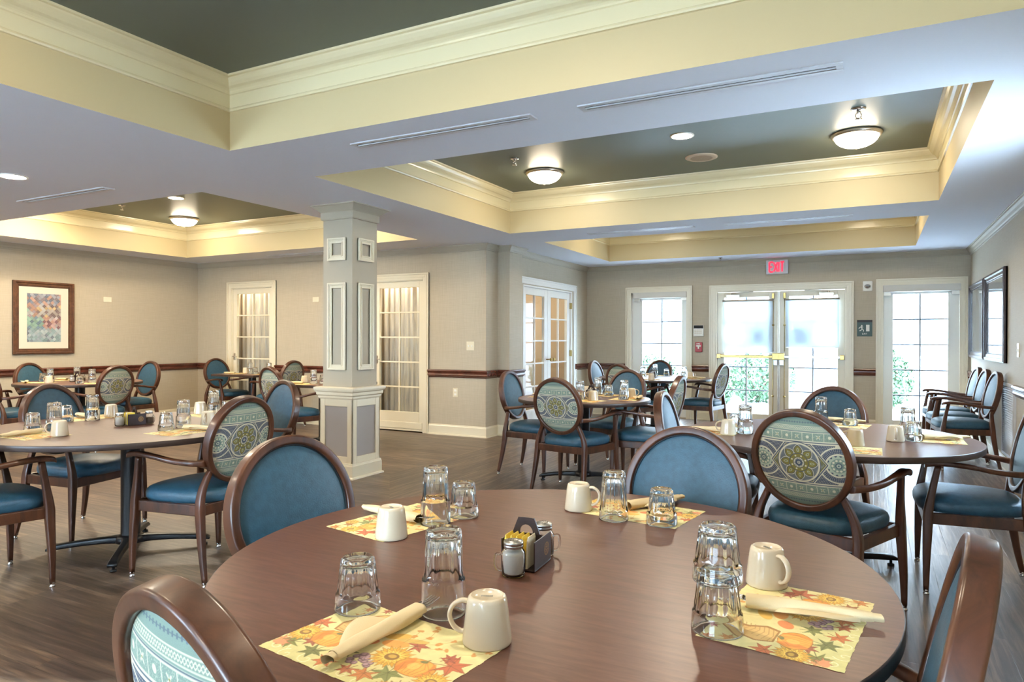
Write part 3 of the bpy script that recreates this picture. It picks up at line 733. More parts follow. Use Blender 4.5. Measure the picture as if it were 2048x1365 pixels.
def ceiling_speaker():
    t = thing('ceiling_speaker', 'round cream ceiling speaker in the green tray beside the downlight', 'speaker', (-1.42, 6.45, ZT))
    MB().lathe([(.145, 0), (.145, -.006), (.130, -.012), (.100, -.012)], 40, cap=False).build('rim', M['speaker'], t)
    MB().lathe([(.101, -.011), (.05, -.013), (.012, -.014), (0, -.014)], 40, cap=False).build('speaker_mesh', M['speaker2'], t)
    MB().lathe([(.010, -.013), (.008, -.018), (0, -.019)], 12, cap=False).build('centre_screw', M['nickel'], t)
ceiling_speaker()
def sprinkler(x, y, z, label, s=1.0):
    t = thing('sprinkler_head', label, 'sprinkler', (x, y, z), 0, 'sprinkler heads in the ceilings')
    MB().lathe([(.040*s, 0), (.038*s, -.006), (.020*s, -.012), (.012*s, -.012)], 24, cap=True).build('escutcheon', M['chrome'], t)
    mb = MB(); mb.lathe([(.010*s, -.010), (.010*s, -.028*s), (.006*s, -.030*s)], 12)
    for a in (0, PI): tube(mb, [(.010*s*math.cos(a), 0, -.026*s), (.015*s*math.cos(a), 0, -.042*s), (.004*s*math.cos(a), 0, -.058*s)], .0025*s, 6)
    mb.lathe([(.020*s, -.058*s), (.021*s, -.061*s), (.004, -.062*s)], 16); mb.build('nozzle', M['chrome'], t)
sprinkler(-.108, 5.616, ZT, 'chrome sprinkler head in the green tray ceiling near the right-hand light', 1.3)
sprinkler(-2.98, 5.709, ZT, 'chrome sprinkler head in the green tray ceiling near the left-hand light')
sprinkler(-8.457, 5.44, ZT, 'chrome sprinkler head in the tray at the far left')
sprinkler(-2.05, 10.62, ZC, 'small sprinkler head in the soffit left of the exit sign', .8)
def occupancy(x, y, z, label):
    t = thing('smoke_detector', label, 'smoke detector', (x, y, z))
    MB().lathe([(.075, 0), (.075, -.018), (.060, -.034), (.03, -.040), (0, -.041)], 32, cap=False).build('housing', M['white'], t)
    MB().lathe([(.064, -.0300), (.0655, -.0285)], 32, cap=False).build('vent_slot', M['darkgap'], t)
DP.put((-1.412, 1.75, ZT), 0, 'added recessed downlight in the nearest tray, above the front table', 'downlight', 'recessed downlights')  # out of view, added to lift the light on the front table
DP.put((-7.422, 5.445, ZT), 0, 'round recessed downlight in the tray over the far left tables', 'downlight', 'recessed downlights')
for x, lb in ((-8.7, 'first'), (-7.2, 'second'), (-5.7, 'third')): DP.put((x, 4.75, ZT), 0, 'added downlight hidden behind the near lip of the far left tray, %s from the left' % lb, 'downlight', 'recessed downlights')  # unseen row put in to throw more light on the left wall
# unseen windows added in the near wall for fill daylight
for i, (a, b) in enumerate(NEAR_FILLWIN):
    w = frame_empty('window_%d' % (3+i), (0, YS), PI)
    a, b = -b, -a
    glazed(w, a, b, .85, 2.2, a+.07, b-.07, .92, 2.13, 3, 2, M['doorwhite'], M['doorwhite'], 'window_frame', y=.05)
    casing(w, a-.08, b+.08, 2.28, M['creamtrim'], z0=.79)
    MB().box(a-.08, b+.08, -.06, .05, .81, .85).build('sill', M['creamtrim'], w, bevel=.004)

for i, (a, b) in enumerate(RIGHT_FILLWIN):  # unseen window added for daylight on the floor at the right
    w = frame_empty('window_%d' % (6+i), (XR, 0), -PI/2)
    a, b = -b, -a
    glazed(w, a, b, .92, 2.00, a+.06, b-.06, .98, 1.94, 2, 2, M['doorwhite'], M['doorwhite'], 'window_frame', y=.05)
    casing(w, a-.08, b+.08, 2.08, M['creamtrim'], z0=.90)

# ------------------------------------------------------------------ small wall fittings, placed on a wall by (x or y, z)
def on_wall(name, label, cat, wall, u, z, group=None):
    # returns an empty whose local x runs to the viewer's right, local -y points into the room
    pos, rz = {'far': ((u, YD, z), 0), 'middle': ((u, YA, z), 0), 'left': ((XL, u, z), PI/2), 'right': ((XR, u, z), -PI/2)}[wall]
    return thing(name, label, cat, pos, rz, group)
def plate(t, w, h, m, d=.007): return MB().box(-w/2, w/2, -d, .001, -h/2, h/2).build('plate', m, t, bevel=.002)
t = on_wall('light_switch', 'double cream light switch on the wall left of the nook corner', 'switch', 'middle', -4.665, 1.186)
plate(t, .115, .115, M['creamtrim'])
for x in (-.025, .025): MB().box(x-.005, x+.005, -.018, -.006, -.012, .010).build('toggle', M['white'], t, bevel=.002)
for nm, wl, u, z, lb in (('power_outlet', 'middle', -4.894, .57, 'cream power outlet below the chair rail left of the nook corner'), ('power_outlet', 'left', 6.80, .60, 'cream power outlet below the chair rail on the far left wall')):
    t = on_wall(nm, lb, 'outlet', wl, u, z, None); plate(t, .075, .118, M['creamtrim'])
    for zz in (-.027, .027): MB().box(-.017, .017, -.010, -.005, zz-.014, zz+.014).build('socket', M['white'], t, bevel=.003)
for wl, u, z, lb in (('middle', -7.345, 1.858, 'blank cream cover plate high on the wall left of the column'), ('left', 6.18, 1.841, 'blank cream cover plate on the left wall beside the framed print')):
    t = on_wall('cover_plate', lb, 'wall plate', wl, u, z); plate(t, .12, .075, M['creamtrim'])
t = on_wall('light_switch', 'cream switch plate on the right wall above the louvred grille', 'switch', 'right', 7.60, 1.19)
plate(t, .08, .125, M['creamtrim']); MB().box(-.005, .005, -.018, -.006, -.012, .010).build('toggle', M['white'], t, bevel=.002)
# alarm keypad, fire alarm, strobe, exit signs
t = on_wall('alarm_keypad', 'grey alarm keypad on the wall left of the exit doors', 'keypad', 'far', -2.475, 1.418)
MB().box(-.08, .08, -.025, .001, -.09, .09).build('housing', M['white'], t, bevel=.006)
MB().box(-.074, .074, -.028, -.024, .035, .085).build('display', M['darkgap'], t, bevel=.002)
mb = MB()
for i in range(4):
    for j in range(3): mb.box(-.06+.03*i, -.04+.03*i, -.029, -.024, .012-.025*j-.007, .012-.025*j+.007)
mb.build('keys', M['speaker'], t); MB().box(-.07, .07, -.029, -.024, -.083, -.058).build('flap', M['white'], t, bevel=.002)
def strokes(mb, segs, w, y0, y1, mi=0):
    for (ax, az), (bx, bz) in segs:
        d = np.array([bx-ax, bz-az]); L = np.linalg.norm(d); d /= L; n = np.array([-d[1], d[0]])*w/2; e = d*w/2*.0
        q = [np.array([ax, az])-n, np.array([bx, bz])-n, np.array([bx, bz])+n, np.array([ax, az])+n]
        vs = [(p[0], y0, p[1]) for p in q]+[(p[0], y1, p[1]) for p in q]
        mb.add(vs, [(0, 1, 2, 3), (7, 6, 5, 4), (0, 4, 5, 1), (1, 5, 6, 2), (2, 6, 7, 3), (3, 7, 4, 0)], mi, False)
t = on_wall('fire_alarm_pull', 'red fire alarm pull station below the keypad', 'fire alarm', 'far', -2.47, 1.159)
MB().box(-.055, .055, -.035, .001, -.078, .078).build('housing', M['red'], t, bevel=.008)
mb = MB().box(-.036, .036, -.046, -.034, .005, .028).box(-.012, .012, -.046, -.034, -.03, .005); mb.build('pull_handle', M['white'], t, bevel=.003)
mb = MB(); LET = {'E': [((0, 0), (0, 1)), ((0, 1), (.6, 1)), ((0, .5), (.5, .5)), ((0, 0), (.6, 0))], 'X': [((0, 0), (.62, 1)), ((0, 1), (.62, 0))], 'I': [((.1, 0), (.1, 1))], 'T': [((.3, 0), (.3, 1)), ((0, 1), (.62, 1))],
                 'F': [((0, 0), (0, 1)), ((0, 1), (.6, 1)), ((0, .5), (.5, .5))], 'R': [((0, 0), (0, 1)), ((0, 1), (.5, 1)), ((.5, 1), (.5, .5)), ((0, .5), (.5, .5)), ((.25, .5), (.6, 0))]}
def word(mb, txt, x, z, h, w, y0, y1, mi=0, sp=.25, ws=1.0):
    for ch in txt:
        adv = .22 if ch == 'I' else .62
        strokes(mb, [((x+a[0]*h*ws, z+a[1]*h), (x+b[0]*h*ws, z+b[1]*h)) for a, b in LET[ch]], w, y0, y1, mi)
        x += (adv+sp)*h*ws
    return x
word(mb, 'FIRE', -.030, .042, .018, .004, -.0365, -.034); mb.build('lettering', M['white'], t)
t = on_wall('alarm_strobe', 'white alarm strobe with a clear lens high between door and window', 'alarm strobe', 'far', -.088, 2.047)
MB().box(-.062, .062, -.03, .001, -.072, .072).build('housing', M['white'], t, bevel=.012)
MB().lathe([(.042, 0), (.040, .012), (.028, .026), (0, .032)], 24, cap=False).build('strobe_lens', M['chrome'], t).matrix_local = Matrix.Translation((0, -.03, -.004)) @ Matrix.Rotation(PI/2, 4, 'X') @ Matrix.Scale(.8, 4, (0, 1, 0))
t = on_wall('exit_sign', 'lit red EXIT sign in a grey housing above the exit doors', 'exit sign', 'far', -1.30, 2.375)
MB().box(-.155, .155, -.06, .001, -.105, .105).build('housing', M['grille'], t, bevel=.004)
mb = MB(); h = .145; word(mb, 'EXIT', -.108, -.072, h, .026, -.064, -.059, sp=.13, ws=.58); mb.build('lettering', M['redlit'], t)
t = on_wall('evacuation_sign', 'grey-green EXIT pictogram sign with a running figure beside the far right window', 'sign', 'far', -.123, 1.447)
MB().box(-.098, .098, -.006, .001, -.118, .085).build('sign_board', M['signgreen'], t, bevel=.001)
MB().box(-.098, .098, -.008, .001, .085, .118).build('header_strip', M['signdark'], t, bevel=.001)
mb = MB().box(.018, .062, -.009, -.006, -.045, .048)
strokes(mb, [((-.045, .018), (-.030, -.012)), ((-.045, .020), (-.068, .008)), ((-.068, .008), (-.072, -.010)), ((-.045, .022), (-.020, .014)), ((-.030, -.012), (-.014, -.028)), ((-.014, -.028), (-.014, -.048)), ((-.034, -.012), (-.048, -.032)), ((-.048, -.032), (-.066, -.038))], .010, -.009, -.006)
mb.lathe([(.0105, 0), (.0105, .003)], 14); v = mb.v
for i in range(len(v)-28, len(v)): a = v[i]; v[i] = (a[0]-.036, -.009+a[2], a[1]+.036)
mb.build('pictogram', M['white'], t)
mb = MB(); word(mb, 'EXIT', -.028, -.090, .020, .004, -.008, -.006, sp=.3); mb.build('lettering', M['white'], t)

# louvred return-air grille set in the right wall
t = thing('louvred_grille', 'tall white louvred return-air grille low on the right wall', 'vent grille', (XR, 8.04, 0), -PI/2)
W, Z0, Z1 = .33, .16, .865
MB().box(-W, -W+.03, -.022, .001, Z0, Z1).box(W-.03, W, -.022, .001, Z0, Z1).box(-W+.03, W-.03, -.022, .001, Z0, Z0+.03).box(-W+.03, W-.03, -.022, .001, Z1-.03, Z1).build('grille_frame', M['grille'], t, bevel=.002)
mb = MB(); n = 30
for i in range(n):
    z = Z0+.04+(Z1-Z0-.08)*i/(n-1)
    mb.add([(-W+.03, -.018, z-.009), (W-.03, -.018, z-.009), (W-.03, -.002, z+.007), (-W+.03, -.002, z+.007), (-W+.03, -.016, z-.011), (W-.03, -.016, z-.011), (W-.03, 0, z+.005), (-W+.03, 0, z+.005)],
           [(0, 1, 2, 3), (7, 6, 5, 4), (0, 4, 5, 1), (1, 5, 6, 2), (2, 6, 7, 3), (3, 7, 4, 0)], 0, False)
mb.build('louvres', M['grille'], t)
MB().box(-W+.03, W-.03, -.001, .0005, Z0+.03, Z1-.03).build('backing', M['darkgap'], t)

# ------------------------------------------------------------------ framed pictures
def picture_frame(t, W, H, w, m, beads):
    # stepped wooden moulding round the opening; local x right, z up, -y into the room
    mb = MB()
    for d0, d1, pr in ((0, w, .018), (0, w*.42, .034), (w*.12, w*.34, .040), (w*.42, w*.78, .026)):
        a, b, c, e = -W/2+d0, W/2-d0, -H/2+d0, H/2-d0; f = d1-d0
        mb.box(a, a+f, -pr, -.002, c, e); mb.box(b-f, b, -pr, -.002, c, e); mb.box(a+f, b-f, -pr, -.002, c, c+f); mb.box(a+f, b-f, -pr, -.002, e-f, e)
    fr = mb.build('frame', m, t, bevel=.003)
    mb = MB(); q = w*.90; n = beads
    for i in range(n):
        z = -H/2+q+(H-2*q)*i/(n-1)
        for x in (-W/2+q, W/2-q): mb.box(x-.004, x+.004, -.024, -.017, z-.004, z+.004)
    for i in range(int(n*W/H)):
        x = -W/2+q+(W-2*q)*i/(int(n*W/H)-1)
        for z in (-H/2+q, H/2-q): mb.box(x-.004, x+.004, -.024, -.017, z-.004, z+.004)
    mb.build('beading', m, fr, bevel=.002)
# ------------------------------------------------------------------ raster painting for printed surfaces (colours stored on mesh points)
class Cv:
    def __init__(s, w, h, step, bg):
        s.w, s.h = w, h; s.nx, s.ny = int(round(w/step))+1, int(round(h/step))+1
        s.X, s.Y = np.meshgrid(np.linspace(-w/2, w/2, s.nx), np.linspace(-h/2, h/2, s.ny)); s.C = np.empty((s.ny, s.nx, 3)); s.C[:] = bg
        s.px = step
    def put(s, mask, col, a=1.0):
        m = np.clip(mask, 0, 1)[..., None]*a; s.C = s.C*(1-m)+np.array(col, float)*m
    def sd(s, d): return np.clip(.5-d/s.px, 0, 1)           # signed distance -> coverage
    def ell(s, cx, cy, a, b, rot, col, al=1.0):
        c, n = math.cos(rot), math.sin(rot); x = (s.X-cx)*c+(s.Y-cy)*n; y = -(s.X-cx)*n+(s.Y-cy)*c
        s.put(s.sd((np.sqrt((x/a)**2+(y/b)**2)-1)*min(a, b)), col, al)
    def line(s, P, w, col, al=1.0):
        for (ax, ay), (bx, by) in zip(P[:-1], P[1:]):
            m = (s.X > min(ax, bx)-w*2-s.px) & (s.X < max(ax, bx)+w*2+s.px) & (s.Y > min(ay, by)-w*2-s.px) & (s.Y < max(ay, by)+w*2+s.px)
            if not m.any(): continue
            dx, dy = bx-ax, by-ay; L2 = dx*dx+dy*dy+1e-12
            t = np.clip(((s.X-ax)*dx+(s.Y-ay)*dy)/L2, 0, 1); d = np.hypot(s.X-ax-t*dx, s.Y-ay-t*dy)-w/2
            s.put(s.sd(d), col, al)
    def poly(s, P, col, al=1.0):
        P = np.array(P); x0, y0 = P.min(0)-s.px; x1, y1 = P.max(0)+s.px
        ix = (s.X[0] >= x0) & (s.X[0] <= x1); iy = (s.Y[:, 0] >= y0) & (s.Y[:, 0] <= y1)
        if not ix.any() or not iy.any(): return
        X = s.X[np.ix_(iy, ix)]; Y = s.Y[np.ix_(iy, ix)]; ins = np.zeros(X.shape, bool)
        for i in range(len(P)):
            (ax, ay), (bx, by) = P[i], P[i-1]
            cr = ((ay > Y) != (by > Y)) & (X < (bx-ax)*(Y-ay)/(by-ay+1e-15)+ax); ins ^= cr
        sub = s.C[np.ix_(iy, ix)]; m = ins[..., None]*al; s.C[np.ix_(iy, ix)] = sub*(1-m)+np.array(col, float)*m
    def mesh(s, name, matl, zf=None, keep=None, axes='xy'):
        X, Y = s.X.ravel(), s.Y.ravel(); Z = zf(X, Y) if zf is not None else np.zeros_like(X)
        V = np.stack([X, Y, Z], 1) if axes == 'xy' else np.stack([X, Z, Y], 1)
        i = np.arange(s.ny-1)[:, None]*s.nx+np.arange(s.nx-1)[None]; F = np.stack([i, i+1, i+1+s.nx, i+s.nx], -1).reshape(-1, 4)
        if keep is not None: F = F[keep(X, Y)[F].all(1)]
        me = bpy.data.meshes.new(name); me.vertices.add(len(V)); me.vertices.foreach_set('co', V.ravel())
        me.loops.add(F.size); me.loops.foreach_set('vertex_index', F.ravel().astype(np.int32))
        me.polygons.add(len(F)); me.polygons.foreach_set('loop_start', (np.arange(len(F))*4).astype(np.int32)); me.polygons.foreach_set('loop_total', np.full(len(F), 4, np.int32))
        me.update(calc_edges=True); me.polygons.foreach_set('use_smooth', np.ones(len(F), bool))
        at = me.color_attributes.new('Col', 'FLOAT_COLOR', 'POINT'); c = s.C.reshape(-1, 3)/255.0
        c = np.where(c <= .04045, c/12.92, ((np.maximum(c, 0)+.055)/1.055)**2.4)
        at.data.foreach_set('color', np.concatenate([c, np.ones((len(c), 1))], 1).ravel()); me.materials.append(matl); return me

def medallion():
    cream, sage, navy, olive, lt = (196, 188, 162), (112, 130, 118), (62, 72, 90), (116, 108, 50), (158, 166, 146)
    k = .372/658      # metres per photo pixel of the reference chair
    c = Cv(.404, .424, .0015, cream); X, Y = c.X/k, c.Y/k      # work in those pixels, centre at 0
    r = np.hypot(X, Y); th = np.arctan2(Y, X); px = c.px/k
    cov = lambda d: np.clip(.5-d/px, 0, 1)
    band = lambda v, a, w: cov(np.abs(v-a)-w/2)
    # navy dotted grounds in the corners
    g = cov(np.abs(Y)-165)
    dots = cov(np.hypot((X+6*(np.floor(Y/12) % 2)) % 12-6, Y % 12-6)-2.6)
    c.put(g, cream); corner = cov(np.minimum(205-np.abs(X)*.35-np.abs(Y)*.75, 900)*-1)*0
    lob = (np.abs(Y) > 70+0*X) & (np.abs(Y) < 158) & (np.abs(X) > 95+.55*(165-np.abs(Y))) & (np.abs(X) < 330-.3*np.abs(Y))
    c.put(lob*1.0, navy); c.put(lob*dots, cream)
    # side medallions
    for sx in (-1, 1):
        rr = np.hypot(X-sx*300, Y); tt = np.arctan2(Y, X-sx*300)
        inb = (np.abs(Y) < 160)*1.0
        c.put(cov(rr-150)*inb, cream); c.put(cov(rr-138)*inb, navy); c.put(cov(rr-138)*inb*cov(np.hypot((rr-5) % 12-6, (tt*110) % 12-6)-2.4), cream)
        c.put(cov(rr-98)*inb, cream); c.put(cov(rr-84)*inb, navy); c.put(cov(rr-80+8*np.cos(14*tt))*inb, lt); c.put(cov(rr-58), sage)
        c.put(cov(np.abs(rr-44)-9*(.5+.5*np.cos(10*tt))), cream); c.put(cov(rr-24), navy); c.put(cov(rr-17), lt); c.put(cov(rr-6), navy)
    # hexagon field
    hexd = lambda s: np.maximum(np.abs(Y)-158*s, (np.abs(X)*.80+np.abs(Y)*.62)-178*s)
    c.put(cov(hexd(1.06)), cream); c.put(cov(hexd(1.02)), navy); c.put(cov(hexd(.975)), cream); c.put(cov(hexd(.95)), olive)
    lf = cov(hexd(.93))*cov(np.abs(np.sin(6*th+.3)+.35*np.sin(r*.12))-.28); c.put(lf, navy); c.put(cov(hexd(.9))*cov(np.abs(np.sin(12*th+.8)+.5*np.cos(r*.21))-.16), lt)
    c.put(cov(r-172), navy); c.put(cov(r-166), cream); c.put(cov(r-152), navy)
    c.put(cov(r-150)*cov(np.abs(np.sin(4*th+PI/8*4))-.18)*(r > 95), cream); c.put(cov(r-146)*cov(np.abs(np.sin(4*th+PI/8*4))-.09)*(r > 100), navy)
    for kk in range(8):
        a = kk*PI/4; u = X*math.cos(a)+Y*math.sin(a); v = -X*math.sin(a)+Y*math.cos(a)
        def petal(r0, r1, w):
            t = np.clip((u-r0)/(r1-r0), 0, 1); hw = w*np.sin(PI*np.clip(t, 0, 1)**.75)**.7
            return cov(np.maximum(np.abs(v)-hw, np.maximum(r0-u, u-r1)))
        c.put(petal(62, 152, 40), cream); c.put(petal(66, 147, 35), navy); c.put(petal(68, 141, 30), olive); c.put(petal(88, 124, 10), lt); c.put(petal(94, 118, 5), olive)
    c.put(cov(r-78), navy); c.put(cov(r-73), olive); c.put(cov(np.hypot((th*8/(2*PI) % 1-.5)*44, r-58)-7), cream)
    c.put(cov(r-45), navy); c.put(cov(r-41), cream); c.put(cov(r-36+8*(np.cos(16*th) > 0)), navy); c.put(cov(r-12), cream); c.put(cov(r-7), navy); c.put(cov(r-3), cream)
    # horizontal borders above and below
    A = np.abs(Y)
    c.put((A > 172)*1.0, lt); c.put(cov(np.abs(A-174)-3), navy); c.put(cov(np.abs(A-182)-3.5), cream)
    sq = (A > 188) & (A < 250); c.put(sq*1.0, sage)
    rs = np.random.RandomState(3).rand(*X.shape); c.put(sq*(rs > .80)*1.0, lt, .7)
    cellx = (X+41) % 82-41; cy = A-219; idx = np.floor((X+41)/82) % 2
    c.put(sq*cov(np.abs(np.abs(cellx)-41)-2.2), cream); 
    xx = cov(np.abs(np.abs(cellx)-np.abs(cy))-4.5)*cov(np.hypot(cellx, cy)-19); c.put(sq*xx*(idx == 0), cream); c.put(sq*cov(np.hypot(cellx, cy)-4)*(idx == 0), olive)
    c.put(sq*cov(np.hypot(cellx, cy)-12)*(idx == 1), cream)
    c.put(cov(np.abs(A-253)-2.5), cream); c.put(cov(np.abs(A-258)-2), navy)
    o = (A > 262)*1.0; c.put(o, sage); c.put(o*cov(np.abs(A-270)-2), cream); c.put(o*cov(np.abs(A-300)-2), cream)
    c.put(o*cov(np.abs(A-285-7*np.sin(X*.22))-2.2), cream); c.put(o*cov(np.abs(A-285+7*np.sin(X*.22))-2.2), cream); c.put(o*cov(np.abs(A-330)-1.5-5*(np.sin(X*.3) > .3)), navy, .6)
    return c
def darker(c, k): return tuple(x*k for x in c)
def mat_art():
    bg = (224, 214, 156)
    c = Cv(.356, .246, .0012, bg); rnd = random.Random(8)
    c.C += (np.sin(c.X*37)*np.cos(c.Y*31)*4)[..., None]
    def leaf(x, y, s, rot, col):
        pts = []; n = 5
        for i in range(n*2+1):
            a = rot+R(-140+280*i/(n*2)); rr = s*(1 if i % 2 == 0 else .45)*(1.15 if i == n else 1); pts.append((x+rr*math.cos(a), y+rr*math.sin(a)))
        pts.append((x-s*.15*math.cos(rot), y-s*.15*math.sin(rot)))
        c.poly([(x+(p[0]-x)*1.08, y+(p[1]-y)*1.08) for p in pts], darker(col, .55), .7); c.poly(pts, col)
        for i in range(0, n*2+1, 2): c.line([(x, y), pts[i]], .0009, darker(col, .5), .8)
        c.line([(x, y), (x-s*.9*math.cos(rot), y-s*.9*math.sin(rot))], .0014, darker(col, .55))
    def sun(x, y, s):
        for ring, (n, q, col) in enumerate(((16, 1.0, (216, 150, 44)), (16, .82, (240, 190, 70)), (14, .62, (250, 206, 92)))):
            for i in range(n):
                a = 2*PI*i/n+ring*.2; p = [(x+s*q*math.cos(a), y+s*q*math.sin(a))]
                b = [(x+s*q*.62*math.cos(a+d), y+s*q*.62*math.sin(a+d)) for d in (.19, -.19)]; o = [(x+s*.2*math.cos(a+d), y+s*.2*math.sin(a+d)) for d in (-.3, .3)]
                c.poly([p[0], b[0], o[1], o[0], b[1]], col); c.line([p[0], b[0]], .0007, (140, 86, 30)); c.line([p[0], b[1]], .0007, (140, 86, 30))
        c.ell(x, y, s*.34, s*.30, 0, (120, 78, 34)); c.ell(x, y+s*.04, s*.2, s*.15, 0, (196, 150, 60))
    def pump(x, y, s):
        c.ell(x, y, s*1.04, s*.80, 0, (150, 74, 24)); c.ell(x, y, s, s*.76, 0, (232, 142, 54))
        for d, w in ((.8, .25), (.5, .3), (0, .3), (-.5, .3), (-.8, .25)):
            c.ell(x+d*s*.72, y, s*w, s*.72, 0, (240, 160, 66) if abs(d) < .6 else (222, 120, 50)); 
        for d in (-.75, -.42, -.12, .2, .5, .78): c.line([(x+d*s*.15, y+s*.66), (x+d*s*.95, y+s*.1), (x+d*s*.6, y-s*.62)], .0008, (166, 84, 34))
        c.ell(x-s*.15, y+s*.05, s*.3, s*.3, 0, (250, 196, 104), .6); c.ell(x, y+s*.62, s*.2, s*.12, .3, (96, 96, 56)); c.line([(x, y+s*.62), (x+s*.12, y+s*.9)], .003, (110, 104, 60))
    def sprig(P, n):
        c.line(P, .0009, (160, 120, 66))
        for p in P[1:]:
            for _ in range(n): c.ell(p[0]+rnd.uniform(-.004, .004), p[1]+rnd.uniform(-.004, .004), .0045, .0028, rnd.random()*3, (196, 126, 62)); 
    def swirl(x, y, s, d):
        P = [(x+s*(1-t/14)*math.cos(d+t*.55), y+s*(1-t/14)*math.sin(d+t*.55)) for t in range(14)]; c.line(P, .0022, (250, 246, 214)); c.line([(p[0]+.001, p[1]-.001) for p in P], .0007, (190, 184, 128))
    # olive wash with swirls along the lower and left edge
    w = np.clip((-.045-c.Y-.12*(c.X))/.03, 0, 1)*.55; c.put(w*(c.X < .09), (196, 198, 132))
    w = np.clip((-.135-c.X)/.02, 0, 1)*.4; c.put(w*(c.Y < .05), (196, 198, 132))
    for q in ((-.15, -.10, .022, 0), (-.115, -.112, .018, 2), (-.07, -.105, .024, 1), (-.02, -.112, .018, 3), (.02, -.105, .02, .5), (-.165, -.055, .016, 4), (.06, -.112, .016, 2)): swirl(*q)
    # cornucopia
    c.poly([(-.125, .0), (-.135, .03), (-.12, .07), (-.09, .10), (-.06, .118), (-.045, .112), (-.05, .10), (-.07, .085), (-.075, .055), (-.06, .025), (-.07, .0)], (150, 96, 48))
    c.poly([(-.122, .004), (-.130, .03), (-.116, .068), (-.088, .097), (-.06, .113), (-.052, .108), (-.075, .088), (-.082, .056), (-.068, .025), (-.076, .004)], (216, 170, 104))
    for i in range(11): t = i/10; c.line([(-.128+.062*t, .012+.098*t**1.0), (-.10+.040*t, .006+.090*t), (-.072+.014*t, .012+.085*t)], .0011, (150, 100, 54))
    leaf(-.163, .005, .026, 2.2, (190, 84, 52)); leaf(-.137, .075, .018, 1.4, (210, 130, 66)); leaf(-.150, .108, .013, .6, (206, 110, 60)); leaf(-.10, .113, .012, 2.6, (176, 78, 66))
    for q in ((-.145, -.075, .026, 3.5, (104, 112, 60)), (-.085, -.078, .026, 4.5, (92, 100, 58)), (-.035, -.045, .022, 5, (104, 112, 66)), (.075, -.062, .030, 4.9, (112, 124, 72)), (-.115, -.052, .022, 4.0, (150, 66, 56)), (-.04, -.09, .024, 4.2, (198, 92, 50)), (.045, -.085, .026, 4.6, (196, 104, 56)), (.048, .035, .024, .8, (168, 70, 60)), (-.155, -.085, .018, 4, (206, 110, 84)), (.012, -.09, .02, 4.4, (170, 76, 52))): leaf(*q)
    sun(-.156, -.038, .034); pump(-.098, -.030, .036); leaf(-.165, -.078, .016, 3.6, (222, 140, 96)); c.ell(-.16, -.09, .014, .008, .2, (226, 130, 96))
    c.ell(-.005, .045, .026, .012, .5, (220, 170, 70)); c.ell(.012, .02, .026, .014, .25, (236, 150, 70)); c.ell(.03, .045, .030, .008, .35, (206, 168, 84)); c.ell(-.035, .0, .02, .013, .6, (214, 112, 66))
    for i in range(22):
        x, y = .008+rnd.uniform(-.02, .022), -.055+rnd.uniform(-.018, .018); c.ell(x, y, .0062, .0062, 0, (92, 62, 92)); c.ell(x-.001, y+.0012, .0045, .0045, 0, (170, 132, 160))
    sun(.040, -.018, .040); pump(.098, -.024, .036); leaf(.142, .012, .034, .3, (186, 78, 54)); leaf(.125, .030, .018, 1.1, (160, 60, 54)); sun(.150, -.045, .032); leaf(.118, -.085, .022, 5.2, (150, 80, 50)); sun(.10, -.10, .022)
    leaf(.160, -.095, .022, 5.6, (196, 110, 56))
    sprig([(.02, .03), (.018, .06), (.012, .085)], 4); sprig([(.03, .035), (.045, .07), (.035, .1), (.03, .112)], 5); sprig([(.045, .04), (.075, .06), (.09, .085)], 4); sprig([(.12, .045), (.15, .065), (.165, .085)], 3); sprig([(.05, .03), (.085, .045), (.10, .05)], 3); sprig([(-.02, .05), (-.03, .09)], 3)
    c.C = c.C*.72+np.array((222, 208, 152))*.28
    return c
MED = medallion(); ART = mat_art()
def diamond_print():
    c = Cv(.43, .65, .004, (150, 146, 144)); rnd = random.Random(12)
    st = .052; pal = [((206, 150, 124), .12), ((120, 136, 158), .2), ((222, 186, 130), .1), ((156, 196, 176), .22), ((206, 176, 170), .16), ((140, 112, 118), .1), ((196, 204, 206), .25), ((168, 188, 200), .2)]
    for i in range(-16, 17):
        for j in range(-16, 17):
            x, y = (i+j)*st/2, (i-j)*st/2
            if abs(x) > .24 or abs(y) > .35: continue
            # drifting colour zones across the sheet
            if y > .18: base = [(206, 160, 140), (130, 142, 162), (150, 136, 140), (182, 186, 196)][rnd.randrange(4)]
            elif y > .02: base = [(222, 190, 136), (196, 184, 172), (132, 112, 112), (204, 200, 194)][rnd.randrange(4)] if x > -.08 else [(150, 190, 172), (168, 152, 158), (208, 160, 136), (188, 190, 186)][rnd.randrange(4)]
            elif y > -.14: base = [(150, 192, 172), (110, 138, 156), (164, 198, 182)][rnd.randrange(3)] if x < 0 else [(206, 168, 160), (138, 96, 104), (210, 196, 192), (198, 150, 130)][rnd.randrange(4)]
            else: base = [(158, 186, 190), (120, 132, 146), (186, 200, 204), (146, 176, 176), (170, 188, 198)][rnd.randrange(5)]
            k = rnd.uniform(.86, 1.1); h = st*.52
            c.poly([(x-h, y), (x, y+h), (x+h, y), (x, y-h)], tuple(min(255, v*k*.80) for v in base), .9)
    for i in range(-24, 25):
        for s_ in (-1, 1): c.line([(-.5+i*st, -.5*s_), (.5+i*st, .5*s_)], .0022, (186, 182, 178), .3)
    return c
t = on_wall('framed_print', 'framed print of pastel diamonds with cream mat on the left wall', 'picture', 'left', 5.305, 1.547)
picture_frame(t, .775, .975, .075, M['frame'], 60)
MB().box(-.315, .315, -.014, -.002, -.415, .415).build('mat_board', M['matboard'], t)
me = diamond_print().mesh('print', M['art'], axes='xz'); o = bpy.data.objects.new('print', me); COL.objects.link(o); o.parent = t; o.location = (0, -.0155, 0)
